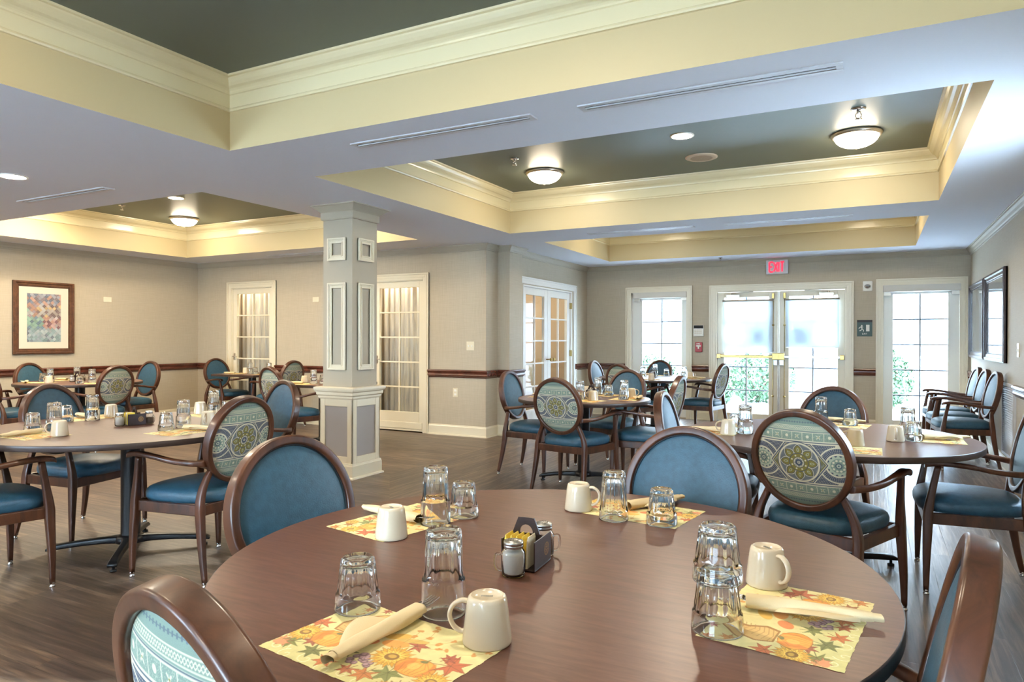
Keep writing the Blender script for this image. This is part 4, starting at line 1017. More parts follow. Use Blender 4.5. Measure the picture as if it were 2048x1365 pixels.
for u, lb in ((10.32, 'farther'), (8.86, 'nearer')):
    t = on_wall('framed_picture', '%s of two dark-framed glazed pictures on the right wall' % lb, 'picture', 'right', u, 1.53)
    picture_frame(t, 1.34, .95, .085, M['frame2'], 50)
    MB().box(-.59, .59, -.013, -.002, -.40, .40).build('mat_board', M['matboard'], t)
    MB().box(-.59, .59, -.0175, -.0155, -.40, .40).build('picture_glass', M['mirror'], t)


# ------------------------------------------------------------------ chairs
TILT = .219
def chair_proto():
    t = thing('dining_armchair', '', '')
    rc, rr = (0, -.248, .732), (TILT, 0, 0)
    # oval back frame
    a, b, w, d = .2155, .2245, .031, .050
    sec = rrect(w, d, .008, 3); n = 72; vs = []
    for i in range(n):
        th = 2*PI*i/n
        nx, nz = math.cos(th)/a, math.sin(th)/b; l = math.hypot(nx, nz); nx /= l; nz /= l
        for p, q in sec: vs.append((a*math.cos(th)+nx*p, q, b*math.sin(th)+nz*p))
    k = len(sec); fs = [(i*k+j, ((i+1) % n)*k+j, ((i+1) % n)*k+(j+1) % k, i*k+(j+1) % k) for i in range(n) for j in range(k)]
    o = MB().add(vs, fs).build('backrest_frame', M['dwood'], t, wn=True); o.location = rc; o.rotation_euler = rr
    def pad(name, a, b, y0, bulge, sgn, m):
        mb = MB(); n = 56; vs = []; rows = [1.0, .985, .95, .88, .75, .6, .4, .2]
        for q in rows:
            yy = y0+sgn*bulge*(1-q**5)*(1-.15*q*q)
            for i in range(n): th = 2*PI*i/n; vs.append((a*q*math.cos(th), yy, b*q*math.sin(th)))
        vs.append((0, y0+sgn*bulge, 0))
        fs = [(r*n+i, r*n+(i+1) % n, (r+1)*n+(i+1) % n, (r+1)*n+i) for r in range(len(rows)-1) for i in range(n)]
        fs += [((len(rows)-1)*n+i, (len(rows)-1)*n+(i+1) % n, len(rows)*n) for i in range(n)]
        if sgn > 0: fs = [tuple(reversed(f)) for f in fs]
        o = mb.add(vs, fs).build(name, m, t); o.location = rc; o.rotation_euler = rr; return o
    pd = pad('back_cushion',   .2012, .2102, .010, .014, 1, M['vinyl'])
    mb = MB(); vs = []; n = 56; ks = 8
    for i in range(n):
        th = 2*PI*i/n
        for j in range(ks):
            f = 2*PI*j/ks; vs.append(((.1992+.0035*math.cos(f))*math.cos(th), .012+.0035*math.sin(f), (.2082+.0035*math.cos(f))*math.sin(th)))
    mb.add(vs, [(i*ks+j, ((i+1) % n)*ks+j, ((i+1) % n)*ks+(j+1) % ks, i*ks+(j+1) % ks) for i in range(n) for j in range(ks)])
    o = mb.build('piping', M['pipe'], pd)
    A, B = .2015, .2105
    me = MED.mesh('back_panel', M['fabric'], zf=lambda X, Y: -.010-.022*np.clip(1-((X/A)**2+(Y/B)**2)**1.6, 0, 1), keep=lambda X, Y: (X/A)**2+(Y/B)**2 <= 1.0, axes='xz')
    o = bpy.data.objects.new('back_panel', me); COL.objects.link(o); o.parent = t; o.location = rc; o.rotation_euler = rr
    # seat
    mb = MB(); n = 64; vs = []
    def outline(th, s):
        c, q = math.cos(th), math.sin(th); p = 3.6
        x = abs(c)**(2/p)*(1 if c > 0 else -1); y = abs(q)**(2/p)*(1 if q > 0 else -1)
        hw = .238+.030*y; return (x*hw*s, .012+y*.238*s+(.012*s*(1-x*x) if y > 0 else 0))
    rows = [(.90, .402), (.97, .405), (1.0, .420), (1.005, .440), (.985, .458), (.94, .470), (.84, .481), (.68, .489), (.48, .494), (.25, .497)]
    for s, z in rows:
        for i in range(n): x, y = outline(2*PI*i/n, s); vs.append((x, y, z))
    vs.append((0, .012, .498)); L = len(rows)
    fs = [(r*n+i, r*n+(i+1) % n, (r+1)*n+(i+1) % n, (r+1)*n+i) for r in range(L-1) for i in range(n)]+[((L-1)*n+i, (L-1)*n+(i+1) % n, L*n) for i in range(n)]
    fs.append(tuple(reversed(range(n))))
    mb.add(vs, fs).build('seat', M['vinyl'], t)
    mb = MB()
    def rail(p, q, th, z0, z1):
        p, q = np.array(p), np.array(q); d = (q-p)/np.linalg.norm(q-p); nn = np.array([-d[1], d[0]])*th/2
        c = [p-nn, q-nn, q+nn, p+nn]; vs = [(*v, z0) for v in c]+[(*v, z1) for v in c]
        mb.add(vs, [(3, 2, 1, 0), (4, 5, 6, 7), (0, 1, 5, 4), (1, 2, 6, 5), (2, 3, 7, 6), (3, 0, 4, 7)], 0, False)
    rail((-.262, .222), (.262, .222), .026, .352, .408); rail((-.222, -.208), (.222, -.208), .026, .352, .408)
    for s in (-1, 1): rail((s*.266, .212), (s*.226, -.205), .026, .352, .408)
    mb.build('seat_frame', M['dwood'], t, bevel=.004)
    def leg(pts, sz, foot):
        mb = limb(MB(), pts, sz, 'xy', .28, 5); o = mb.build('leg', M['dwood'], t, wn=True)
        MB().lathe([(.0115, .026), (.0135, .022), (.0115, .016), (.009, .012), (.0135, .009), (.0145, .003), (.013, 0)], 16, c=foot, cap=True).build('glide', M['chrome'], o)
    for s in (-1, 1):
        leg([(s*.292, .222, .018), (s*.288, .220, .18), (s*.279, .215, .345), (s*.277, .213, .415), (s*.281, .195, .53), (s*.291, .172, .652)],
            [(.023, .024), (.033, .034), (.042, .044), (.042, .044), (.033, .034), (.028, .030)], (s*.292, .222))
        leg([(s*.253, -.268, .018), (s*.243, -.238, .16), (s*.232, -.212, .33), (s*.229, -.206, .41), (s*.213, -.203, .48), (s*.184, -.206, .545), (s*.163, -.212, .585)],
            [(.023, .026), (.030, .036), (.038, .046), (.038, .046), (.034, .040), (.034, .034), (.034, .030)], (s*.253, -.268))
        mb = limb(MB(), [(s*.300, .232, .648), (s*.303, .215, .660), (s*.305, .150, .667), (s*.303, .040, .658), (s*.288, -.070, .640), (s*.252, -.165, .628), (s*.203, -.222, .624)],
                  [(.040, .018), (.047, .028), (.046, .028), (.038, .026), (.032, .028), (.030, .030), (.030, .034)], 'xz', .38, 6)
        mb.build('armrest', M['dwood'], t, wn=True)
    return Proto(t)
CP = chair_proto()
G = 'round-back armchairs in the dining room'
CHAIRS = [
 (-.725, .865, -12, 'walnut armchair at lower left of the view, seen from behind its patterned back', 'armchairs at the nearest table'),
 (-.145, 1.325, 85, 'walnut armchair seen edge-on at the right of the nearest table', 'armchairs at the nearest table'),
 (-1.383, 1.579, -98.1, 'blue-backed walnut armchair at the left side of the nearest table', 'armchairs at the nearest table'),
 (-.637, 2.196, 169.5, 'blue-backed walnut armchair on the far side of the nearest table', 'armchairs at the nearest table'),
 (-.215, 3.625, -17.7, 'armchair with large medallion back facing away, between nearest table and right table', 'armchairs at the right table'),
 (-.348, 4.826, 156.5, 'grey-blue armchair on the far side of the right table, before the exit doors', 'armchairs at the right table'),
 (-.841, 4.115, -86.7, 'armchair at the left side of the right table, seen edge-on', 'armchairs at the right table'),
 (.452, 4.335, 91, 'armchair at the right side of the right table, cut by the photo edge', 'armchairs at the right table'),
 (-2.235, 5.385, -10.2, 'medallion-backed armchair facing away at the middle table beyond the column', 'armchairs at the middle table'),
 (-2.887, 5.977, -88.8, 'blue armchair at the left side of the middle table, beside the nook corner', 'armchairs at the middle table'),
 (-2.339, 6.623, 163.4, 'grey-blue armchair on the far side of the middle table', 'armchairs at the middle table'),
 (-1.77, 5.93, 90, 'medallion-backed armchair at the right side of the middle table', 'armchairs at the middle table'),
 (-3.327, 9.425, -93.2, 'pale blue armchair at the left side of the table by the window', 'armchairs at the window table'),
 (-2.78, 8.68, -21.6, 'medallion-backed armchair at the near side of the table by the window', 'armchairs at the window table'),
 (-2.939, 9.96, 162, 'dark blue armchair directly before the left window', 'armchairs at the window table'),
 (-2.03, 9.342, 80, 'armchair at the right side of the window table, beside the exit doors', 'armchairs at the window table'),
 (.78, 9.60, 94, 'armchair farthest back of the three lined along the right wall', 'armchairs along the right wall'),
 (.78, 8.93, 94, 'middle armchair of the three lined along the right wall', 'armchairs along the right wall'),
 (.79, 8.26, 95, 'nearest armchair of the three lined along the right wall', 'armchairs along the right wall'),
 (-3.317, 2.627, 93.8, 'medallion-backed armchair at the right side of the large left table', 'armchairs at the large left table'),
 (-4.64, 2.72, -77, 'blue-backed armchair at the left side of the large left table', 'armchairs at the large left table'),
 (-3.97, 3.489, 165.5, 'blue-backed armchair on the far side of the large left table, left of the column', 'armchairs at the large left table'),
 (-4.055, 1.858, -8.8, 'armchair at the near side of the large left table, cut by the left photo edge', 'armchairs at the large left table'),
 (-7.965, 4.86, 96.1, 'medallion-backed armchair at the right side of the table below the framed print', 'armchairs below the framed print'),
 (-8.681, 5.70, 179, 'blue-backed armchair right of the framed print, beyond the medallion-backed one', 'armchairs below the framed print'),
 (-9.02, 4.86, -74, 'blue-backed armchair directly below the framed print', 'armchairs below the framed print'),
 (-8.50, 4.17, 8, 'medallion-backed armchair cut by the left photo edge, below the framed print', 'armchairs below the framed print'),
 (-8.773, 7.33, -90.2, 'blue-backed armchair beside the narrow glazed door in the far corner', 'armchairs at the corner tables'),
 (-7.60, 7.225, 92.4, 'medallion-backed armchair right of the narrow glazed door', 'armchairs at the corner tables'),
 (-5.844, 5.76, -10.9, 'medallion-backed armchair partly hidden behind the blue one, left of the column', 'armchairs at the corner tables'),
]
for x, y, a, lb, g in CHAIRS: CP.put((x, y, 0), R(a), lb, 'armchair', g)

# ------------------------------------------------------------------ tables
def base_parts(t, L, rot):
    MB().lathe([(.056, .05), (.054, .10), (.054, .70), (.056, .72)], 32, cap=True).build('column', M['black'], t)
    MB().lathe([(.12, .705), (.12, .72)], 24).build('mounting_plate', M['black'], t)
    MB().lathe([(.085, .055), (.080, .085), (.058, .10)], 24, cap=True).build('hub', M['black'], t)
    for i in range(4):
        a = rot+i*PI/2; mb = MB()
        lp = [(.05, .070), (.12, .070), (.25, .064), (L-.04, .050), (L, .040)]
        limb(mb, [(x, 0, z) for x, z in lp], [(.085, .045), (.052, .040), (.044, .034), (.048, .030), (.050, .014)], 'yz', .3, 4)
        c, s = math.cos(a), math.sin(a); mb.v = [(x*c-y*s, x*s+y*c, z) for x, y, z in mb.v]
        o = mb.build('foot', M['black'], t)
        MB().lathe([(.008, .035), (.008, .014), (.018, .012), (.018, 0)], 14, c=((L-.03)*c, (L-.03)*s)).build('glide', M['black'], o)
def round_table(x, y, r, rot, L, label):
    t = thing('dining_table', label, 'table', (x, y, 0), 0, 'pedestal dining tables')
    mb = MB(); n = 128
    mb.lathe([(0, .75), (r-.003, .75)], n, 0, cap=False, smooth=False)
    mb.lathe([(r-.003, .75), (r-.001, .749), (r, .747), (r, .722), (r-.003, .719), (0, .719)], n, 1, cap=False)
    mb.build('tabletop', [M['laminate'], M['laminate_edge']], t); base_parts(t, L, rot)
def square_table(x0, x1, y0, y1, label):
    t = thing('dining_table', label, 'table', ((x0+x1)/2, (y0+y1)/2, 0), 0, 'pedestal dining tables'); hx, hy = (x1-x0)/2, (y1-y0)/2
    mb = MB().box(-hx, hx, -hy, hy, .719, .7485, 1); mb.box(-hx+.001, hx-.001, -hy+.001, hy-.001, .7485, .75, 0)
    mb.build('tabletop', [M['laminate'], M['laminate_edge']], t); base_parts(t, .36, PI/4)
round_table(-.706, 1.515, .762, R(33), .44, 'nearest large round brown dining table')
round_table(-.248, 4.22, .752, R(35), .44, 'round dining table at the right beyond the medallion-backed chair')
round_table(-3.97, 2.61, .80, R(45), .44, 'large round dining table at the left')
round_table(-2.31, 5.785, .59, R(20), .40, 'round dining table in the middle between column and exit doors')
round_table(-2.69, 9.36, .76, R(45), .42, 'round dining table in front of the left window')
round_table(-8.46, 4.92, .67, R(45), .40, 'round dining table below the framed print')
square_table(-8.66, -7.78, 6.93, 7.68, 'small square dining table before the narrow glazed door')
square_table(-6.29, -5.40, 5.80, 6.72, 'small square dining table partly hidden behind the column')

# ------------------------------------------------------------------ tableware
def tumbler_mesh(name, h, rr=.0445, rb=.0325, band=.034, nf=10, st=.0028):
    n = 80; prof = []; z0 = band
    out = [(rr-.0008, 0), (rr, .002), (rr-.0008, band*.6), (rr-.0014, band-.005), (rr-.0018, band-.002)]
    rt = rr-.0018-st
    ks = 9
    for i in range(ks+1):
        t = i/ks; out.append((rt+(rb-rt)*t, band+(h-.006-band)*t))
    out += [(rb-.001, h-.003), (rb-.004, h-.0003), (rb-.008, h), (rb-.012, h-.0018), (0.0001, h-.002)]
    inn = [(0.0001, h-.015), (rb-.007, h-.0155), (rb-.004, h-.019)]+[((rb-.004)+(rr-.0028-(rb-.004))*t, (h-.019)*(1-t)) for t in (.25, .5, .75, .95)]+[(rr-.0028, 0.0006)]
    P = [(r, z, 1) for r, z in out]+[(r, z, 0) for r, z in inn]
    # order: outer rim up to top centre, then inner top centre back down to the rim
    vs = []
    for r, z, o in P:
        for k in range(n):
            th = 2*PI*k/n
            q = r
            if o and z > band-.002 and r > rb-.002:
                a = (th*nf/(2*PI)) % 1-.5; fade = min(1, (z-band+.002)/.010)*min(1, max(0, (h-z)/.008)+.25)
                q = r*(1-.085*fade*(1-(2*a)**2)*1.0)+r*.02*fade
            vs.append((q*math.cos(th), q*math.sin(th), z))
    m = len(P); fs = []
    for i in range(m-1):
        if i == len(out)-1: continue
        for k in range(n): fs.append((i*n+k, i*n+(k+1) % n, (i+1)*n+(k+1) % n, (i+1)*n+k))
    for k in range(n): fs.append(((m-1)*n+k, (m-1)*n+(k+1) % n, (k+1) % n, k))
    c0 = len(out)-1; fs.append(tuple(c0*n+k for k in range(n))); fs.append(tuple(reversed([len(out)*n+k for k in range(n)])))
    o = MB().add(vs, fs).build(name, M['glass']); me = o.data; bpy.data.objects.remove(o); return me
ME_T = tumbler_mesh('tumbler', .102)
ME_C = tumbler_mesh('tumbler', .141, rr=.0435, rb=.0325, band=.030, st=.0012)
ME_K = tumbler_mesh('tumbler', .163, rr=.0432, rb=.0345, band=.070, nf=12, st=.0036)
def obj_from(me, name, loc, rz, label, cat, group, sc=None):
    o = bpy.data.objects.new(name, me); COL.objects.link(o); o.location = loc; o.rotation_euler = (0, 0, rz)
    if sc: o.scale = sc
    return tag(o, label, cat, group)
def mug_proto():
    t = thing('mug', '', '')
    mb = MB(); mb.lathe([(.0385, .004), (.0395, .0), (.0425, .0), (.0435, .003), (.0432, .008), (.0405, .030), (.0372, .058), (.0348, .074), (.0325, .080), (.0285, .0825), (.0275, .0815), (.0265, .0795), (0, .0792)], 64, cap=False)
    mb.build('body', M['china'], t)
    mb = MB(); P = catmull([(.033, 0, .070), (.046, 0, .071), (.060, 0, .062), (.066, 0, .046), (.060, 0, .028), (.048, 0, .018), (.038, 0, .018)], 6)
    limb_vs = []; k = 10
    for i, p in enumerate(P):
        tt = P[min(i+1, len(P)-1)]-P[max(i-1, 0)]; tt = tt/np.linalg.norm(tt); nn = np.array([-tt[2], 0, tt[0]])
        for j in range(k):
            a = 2*PI*j/k; q = p+nn*.0042*math.cos(a)+np.array([0, 1, 0])*.0068*math.sin(a); limb_vs.append(tuple(q))
    mb.add(limb_vs, [(i*k+j, i*k+(j+1) % k, (i+1)*k+(j+1) % k, (i+1)*k+j) for i in range(len(P)-1) for j in range(k)]); mb.build('handle', M['china'], t)
    mb = MB(); rnd = random.Random(2)
    for r_ in range(2):
        x = -.010
        while x < .010: w = rnd.uniform(.0006, .0018); mb.box(x, x+w, -.003+.0038*r_, -.0003+.0038*r_, .0790, .0795); x += w+.0006
    mb.build('maker_mark', M['print'], t)
    return Proto(t)
MP = mug_proto()
def napkin_proto():
    t = thing('rolled_napkin', '', '')
    vs = []; ns, nt_ = 40, 60
    for i in range(ns+1):
        s = i/ns; y = -.108+.205*s; r0 = .0105+.0065*math.sin(PI*min(1, s*.62))+.001*math.sin(9*s)
        for j in range(nt_+1):
            a = j/nt_*2*PI*1.75; r = r0*(1-.24*j/nt_); sk = .006*math.sin(a*.5)*(1 if s in (0, 1) else 0)
            wob = 1+.05*math.sin(3*a+6*s)+.03*math.sin(5*a-9*s)
            vs.append((r*math.cos(a)*1.15*wob, y+sk+(.018*(1-j/nt_) if i == ns else 0)-(.012*(j/nt_) if i == 0 else 0), .0145+r*math.sin(a)*.82*wob))
    fs = [(i*(nt_+1)+j, i*(nt_+1)+j+1, (i+1)*(nt_+1)+j+1, (i+1)*(nt_+1)+j) for i in range(ns) for j in range(nt_)]
    MB().add(vs, fs).build('roll', M['napkin'], t)
    # loose corner of the paper folded over the roll
    vs = []; n = 16
    for i in range(n+1):
        s = i/n
        for j in range(9):
            q = j/8; w = .050*math.sin(PI*s)**.8*q
            vs.append((-.012-w*.9, -.085+.15*s+w*.35, .016+.018*q*math.sin(PI*s)-.010*q*q))
    MB().add(vs, [(i*9+j, i*9+j+1, (i+1)*9+j+1, (i+1)*9+j) for i in range(n) for j in range(8)]).build('loose_corner', M['napkin'], t)
    return Proto(t)
NP = napkin_proto()
def fork_proto():
    # lies along +y, tines at the +y end
    vs = []; n = 24
    P = [(-.03, .0035), (0, .004), (.04, .0045), (.060, .0085), (.072, .0125), (.082, .0130)]
    C = catmull([(y, w) for y, w in P], 4)
    for y, w in C:
        z = .010+.10*max(0, y-.045)**1.0*.6*(1-.0)
        for sx in (-1, -.5, 0, .5, 1):
            cup = -.0022*(1-sx*sx)*min(1, max(0, (y-.04)/.03))
            vs.append((sx*w, y, z+cup))
        for sx in (-1, -.5, 0, .5, 1): vs.append((sx*w, y, z-.0016+(-.0022*(1-sx*sx)*min(1, max(0, (y-.04)/.03)))))
    fs = []
    for i in range(len(C)-1):
        a, b = i*10, (i+1)*10
        for j in range(4): fs += [(a+j, a+j+1, b+j+1, b+j), (b+5+j, b+6+j, a+6+j, a+5+j)]
        fs += [(a, b, b+5, a+5), (a+9, b+9, b+4, a+4)]
    mb = MB().add(vs, fs)
    for k in range(4):
        x = -.0105+.007*k
        tube(mb, [(x, .080, .0128), (x, .100, .0142), (x*.95, .120, .0165), (x*.9, .127, .0178)], lambda t: .0014-.0006*t, 6)
    o = mb.build('fork', M['fork']); me = o.data; bpy.data.objects.remove(o); return me
ME_F = fork_proto()
ME_P = ART.mesh('paper_placemat', M['paper'], zf=lambda X, Y: .0006+.0003*np.sin(X*60)*np.sin(Y*47), keep=lambda X, Y: (np.abs(X) < .1765+.0007*np.sin(Y*160)) & (np.abs(Y) < .1215+.0007*np.sin(X*140)))
ZT_ = .75
PLACES = {
 # key: (phrase, placemat (x,y,deg), napkin (x,y,deg) or None, mug (x,y,deg), tumblers [(x,y,kind)...])
 'F1': ('near-left place of the nearest table', (-.746, .944, -7.2), (-.768, .958, -3), (-.597, 1.045, 205), [(-.894, 1.054, 's'), (-.734, 1.115, 'k')], True),
 'F2': ('right-hand place of the nearest table', (-.139, 1.402, 82.9), (-.106, 1.428, 97), (-.204, 1.575, -42), [(-.251, 1.283, 'K')], True),
 'F3': ('left-hand place of the nearest table', (-1.213, 1.623, 259), (-1.262, 1.636, -98), (-1.137, 1.475, 150), [(-1.083, 1.753, 's'), (-1.111, 1.645, 'k')], True),
 'F4': ('far place of the nearest table', (-.648, 2.057, 172), (-.615, 2.150, 150), (-.811, 1.989, 10), [(-.537, 1.945, 's'), (-.676, 1.931, 't')], False),
 'R1': ('left-hand place of the right table', (-.80, 4.09, -90), (-.83, 4.04, -95), (-.72, 3.965, 190), [(-.705, 4.12, 's'), (-.640, 4.035, 'k')], False),
 'R2': ('far place of the right table', (-.20, 4.74, 172), (-.165, 4.90, 80), (-.37, 4.72, 90), [(-.130, 4.735, 's'), (-.30, 4.83, 'k')], False),
 'R3': ('right-hand place of the right table', (.30, 4.32, 90), (.335, 4.315, 115), (.10, 4.12, 270), [(.183, 4.188, 's'), (.164, 4.33, 'k')], False),
 'R4': ('near place of the right table', (-.14, 3.70, 0), (-.19, 3.66, 5), (-.083, 3.848, 200), [(-.28, 3.78, 's')], False),
 'L1': ('near-left place of the large left table', (-4.04, 2.09, 0), (-4.075, 2.06, 10), (-3.89, 2.155, 230), [(-4.225, 2.195, 's'), (-4.095, 2.24, 'k')], True),
 'L2': ('far-left place of the large left table', (-4.59, 2.72, -90), (-4.62, 2.73, 85), (-4.53, 2.84, 160), [(-4.51, 2.535, 's'), (-4.455, 2.67, 'k')], False),
 'L3': ('right-hand place of the large left table', (-3.46, 2.60, 90), (-3.43, 2.68, 100), (-3.60, 2.86, -60), [(-3.60, 2.58, 's'), (-3.625, 2.71, 'k')], True),
 'L4': ('far-right place of the large left table', (-4.02, 3.23, 170), (-3.99, 3.375, 88), (-4.17, 3.25, 120), [(-3.905, 3.255, 's'), (-4.095, 3.30, 'k')], False),
 'M1': ('near place of the middle table', (-2.22, 5.53, -10), (-2.34, 5.50, -20), (-2.15, 5.60, 200), [(-2.285, 5.635, 'k')], False),
 'M2': ('far place of the middle table', (-2.30, 6.17, 165), (-2.42, 6.245, 82), (-2.40, 6.10, 120), [(-2.195, 6.12, 's'), (-2.32, 6.17, 'k')], False),
 'M3': ('right-hand place of the middle table', (-1.94, 5.89, 90), (-1.84, 5.92, 10), (-1.955, 6.06, 20), [(-1.94, 5.79, 's'), (-1.98, 5.93, 'k')], False),
 'M4': ('left-hand place of the middle table', (-2.68, 5.80, -90), (-2.72, 5.84, -80), None, [], False),
 'W1': ('near place of the window table', (-2.62, 8.84, 0), None, (-2.57, 8.80, 190), [(-2.74, 8.98, 'k')], False),
 'W2': ('far place of the window table', (-2.80, 9.90, 180), (-2.93, 9.92, 80), None, [(-2.66, 9.86, 's'), (-2.82, 9.84, 'k')], False),
 'W3': ('right-hand place of the window table', (-2.16, 9.34, 90), (-2.12, 9.36, 95), (-2.22, 9.47, 0), [(-2.225, 9.10, 's'), (-2.24, 9.20, 'k')], False),
 'B1': ('near-left place of the table under the print', (-8.72, 4.58, 30), (-8.80, 4.50, 60), (-8.52, 4.60, 200), [(-8.83, 4.70, 's'), (-8.66, 4.69, 'k')], False),
 'B2': ('far-left place of the table under the print', (-8.96, 5.05, -90), (-8.98, 5.00, -90), None, [(-8.90, 5.14, 'k')], False),
 'B3': ('right-hand place of the table under the print', (-8.06, 4.90, 90), (-8.0, 4.98, 100), None, [(-8.12, 4.72, 's'), (-8.15, 4.88, 'k')], False),
 'S1': ('left place of the square table by the narrow door', (-8.46, 7.24, -90), (-8.50, 7.13, -90), (-8.44, 7.37, 150), [(-8.09, 7.24, 's'), (-8.26, 7.30, 'k')], False),
 'S2': ('right place of the square table by the narrow door', (-7.95, 7.30, 90), (-7.93, 7.36, 90), None, [(-8.02, 7.44, 'k')], False),
 'C1': ('near place of the square table beside the column', (-5.90, 5.95, 0), (-5.99, 5.93, -70), (-6.02, 6.13, 120), [(-5.74, 6.14, 's'), (-5.80, 6.05, 'k')], False),
}
for key, (ph, pm, nk, mg, gl, fk) in PLACES.items():
    obj_from(ME_P, 'paper_placemat', (pm[0], pm[1], ZT_), R(pm[2]), 'autumn-printed placemat at the '+ph, 'placemat', 'autumn paper placemats')
    z = ZT_+.0012
    if nk:
        NP.put((nk[0], nk[1], z), R(nk[2]), 'rolled cream napkin at the '+ph, 'napkin', 'rolled paper napkins')
        if fk: obj_from(ME_F, 'fork', (nk[0]-.040*math.sin(R(nk[2])), nk[1]+.040*math.cos(R(nk[2])), z+.008), R(nk[2]), 'steel fork poking out of the napkin at the '+ph, 'fork', 'forks in napkins')
    if mg: MP.put((mg[0], mg[1], z), R(mg[2]), 'upturned cream mug at the '+ph, 'mug', 'upturned cream mugs')
    for x, y, kd in gl:
        if kd == 's': obj_from(ME_T, 'tumbler', (x, y, z), x*7, 'short upturned glass tumbler at the '+ph, 'tumbler', 'upturned glass tumblers')
        elif kd == 't': obj_from(ME_C, 'tumbler', (x, y, z), x*7, 'slim upturned glass tumbler at the '+ph, 'tumbler', 'upturned glass tumblers')
        elif kd == 'k': obj_from(ME_K, 'tumbler', (x, y, z), x*7, 'tall banded glass tumbler at the '+ph, 'tumbler', 'upturned glass tumblers')
        else:
            obj_from(ME_T, 'tumbler', (x, y, z), x*7, 'lower tumbler of the glass stack at the '+ph, 'tumbler', 'upturned glass tumblers', (1.04, 1.04, 1.04))
            obj_from(ME_T, 'tumbler', (x, y, z+.0905), x*7+.2, 'upper tumbler of the glass stack at the '+ph, 'tumbler', 'upturned glass tumblers')

# ------------------------------------------------------------------ condiment caddies
def jar(kind, loc, rz, label):
    t = thing('salt_shaker' if kind == 'salt' else 'pepper_shaker', label, 'shaker', loc, rz, 'glass mug shakers with steel lids')
    MB().lathe([(0.0001, .0015), (.018, .0015), (.0235, .001), (.0262, .004), (.027, .010), (.027, .048), (.0262, .054), (.0225, .060), (.0205, .063), (.0205, .072),
                (.0185, .072), (.0185, .0635), (.0205, .0595), (.0240, .0535), (.0248, .048), (.0248, .010), (.022, .0055), (0.0001, .0055)], 40, cap=False).build('glass_body', M['glass'], t)
    tube(MB(), [(-.0262, 0, .048), (-.036, 0, .049), (-.0405, 0, .042), (-.0405, 0, .024), (-.035, 0, .014), (-.0262, 0, .012)], .0032, 8).build('glass_handle', M['glass'], t)
    MB().lathe([(0.0001, .006), (.0215, .0062), (.0242, .011), (.0242, .047 if kind == 'salt' else .040), (.0235, .053 if kind == 'salt' else .0405), (0.0001, .054 if kind == 'salt' else .041)], 32, cap=False).build('contents', M['salt' if kind == 'salt' else 'pepper'], t)
    ld = MB().lathe([(.0212, .064), (.0222, .0645), (.0222, .070), (.0216, .0706), (.0222, .0712), (.0222, .077), (.0205, .0785), (.019, .0778), (.017, .0795), (.008, .081), (0, .0812)], 40, cap=False).build('lid', M['steel'], t)
    mb = MB()
    for r, n in ((0, 1), (.006, 6), (.012, 9)):
        for i in range(n): a = 2*PI*i/n+r*50; mb.lathe([(.0009, .0785), (.0009, .0816-.00012*(r*1000)**.6)], 8, c=(r*math.cos(a), r*math.sin(a)))
    mb.build('holes', M['darkgap'], ld)
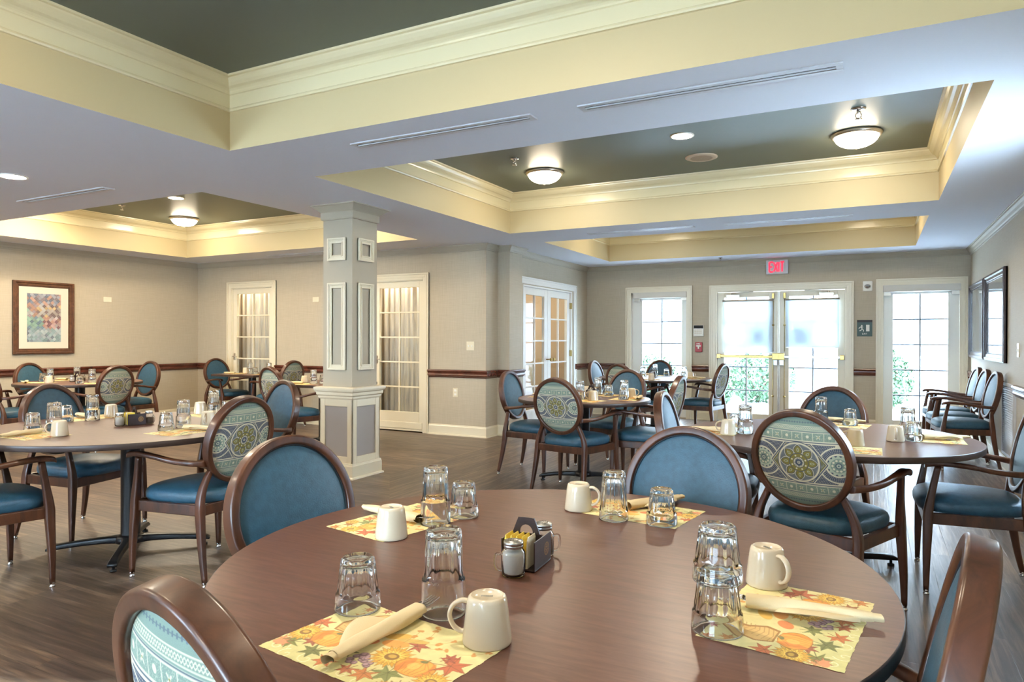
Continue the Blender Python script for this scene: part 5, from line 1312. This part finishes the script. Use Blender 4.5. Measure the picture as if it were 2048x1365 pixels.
def caddy(x, y, rz, tbl, near=False):
    t = thing('condiment_caddy', 'dark condiment caddy with arched handle on the '+tbl, 'caddy', (x, y, ZT_), rz, 'dark condiment caddies')
    L, W, H = .052, .042, .070
    MB().box(-W, W, -L, L, .002, .005).box(W-.003, W, -L, L, .005, H).box(-W, -W+.003, -L, L, .005, H).box(-W+.003, W-.003, -.0015, .0015, .005, H-.004).box(-W+.003, W-.003, L-.003, L, .005, .03).build('tray', M['caddy'], t, bevel=.0008)
    # arched handle plate across the middle, with a half-round opening
    out = [(-W+.004, H-.006), (-.022, .105), (-.016, .110), (.016, .110), (.022, .105), (W-.004, H-.006)]; n = 20
    vs = []
    O = catmull([(a, b) for a, b in out], 5); inn = []
    for q in O: pass
    m = len(O)
    for i in range(m):
        th = PI-PI*i/(m-1); inn.append((.017*math.cos(th), .074+.020*math.sin(th)))
    for yy in (-.0018, .0018):
        for a, b in O: vs.append((a, yy, b))
        for a, b in inn: vs.append((a, yy, b))
    fs = []
    for i in range(m-1):
        fs += [(i, i+1, m+i+1, m+i), (2*m+m+i, 2*m+m+i+1, 2*m+i+1, 2*m+i), (i, 2*m+i, 2*m+i+1, i+1), (m+i, m+i+1, 3*m+i+1, 3*m+i)]
    mb = MB().add(vs, fs, 0, False); mb.box(-W+.003, -.017, -.0018, .0018, H-.010, .0742); mb.box(.017, W-.003, -.0018, .0018, H-.010, .0742); mb.box(-.017, .017, -.0018, .0018, H-.010, .0745)
    mb.build('handle', M['caddy'], t)
    mb = MB()
    for rad, w in ((.0145, .0008), (.0120, .0006), (.0085, .0010), (.0045, .0012)):
        k = 28
        for i in range(k):
            if rad == .0085 and i % 3 == 0: continue
            a0, a1 = 2*PI*i/k, 2*PI*(i+1)/k; cy, cz = .022, .037
            mb.add([(W+.0003, cy+(rad-w)*math.cos(a0), cz+(rad-w)*math.sin(a0)), (W+.0003, cy+(rad+w)*math.cos(a0), cz+(rad+w)*math.sin(a0)), (W+.0003, cy+(rad+w)*math.cos(a1), cz+(rad+w)*math.sin(a1)), (W+.0003, cy+(rad-w)*math.cos(a1), cz+(rad-w)*math.sin(a1))], [(0, 1, 2, 3)], 0, False)
    mb.build('round_emblem', M['gold'], t)
    c, s = math.cos(rz), math.sin(rz)
    jar('salt', (x-(-L-.031)*s+.003*c, y+(-L-.031)*c+.003*s, ZT_), rz+R(24), 'glass salt shaker beside the caddy on the '+tbl)
    jar('pepper', (x-(L+.030)*s+.010*c, y+(L+.030)*c+.010*s, ZT_), rz+R(204), 'glass pepper shaker beside the caddy on the '+tbl)
    if near is None: return
    cols = ['yellow packet', 'white packet']
    for i in range(5 if near else 3):
        lx = -.030+.0125*i if near else -.02+.02*i
        w = 'white' if i == (4 if near else 1) else 'yellow'
        ly, lz = -.026, .006
        o = MB().box(-.0022, .0022, -.022, .022, 0, .064).add([(-.0022, -.022, .064), (.0022, -.022, .064), (.0006, -.020, .072), (-.0006, -.020, .072), (-.0022, .022, .064), (.0022, .022, .064), (.0006, .020, .072), (-.0006, .020, .072)], [(0, 1, 2, 3), (7, 6, 5, 4), (1, 5, 6, 2), (4, 0, 3, 7), (3, 2, 6, 7)], 0, False).build('sugar_packet', M['packet'] if w == 'yellow' else M['packetw'])
        o.location = (x+lx*c-ly*s, y+lx*s+ly*c, ZT_+lz); o.rotation_euler = (0, R((i-2)*1.2), rz)
        if near and w == 'yellow': lb = 'yellow sweetener packet in the caddy on the %s, %s' % (tbl, ['outermost left', 'second from left', 'third from left', 'beside the white one'][i])
        else: lb = '%s sweetener packet in the caddy on the %s%s' % (w, tbl, '' if near or w == 'white' else (', left one' if i == 0 else ', right one'))
        tag(o, lb, 'sweetener packet', 'sweetener packets')
caddy(-.722, 1.449, R(4), 'nearest table', True)
caddy(-3.99, 2.645, R(-12), 'large left table')
caddy(-2.27, 5.87, R(10), 'middle table', None)
caddy(-2.72, 9.36, R(10), 'window table', None)
caddy(-8.55, 4.94, R(20), 'table under the print', None)
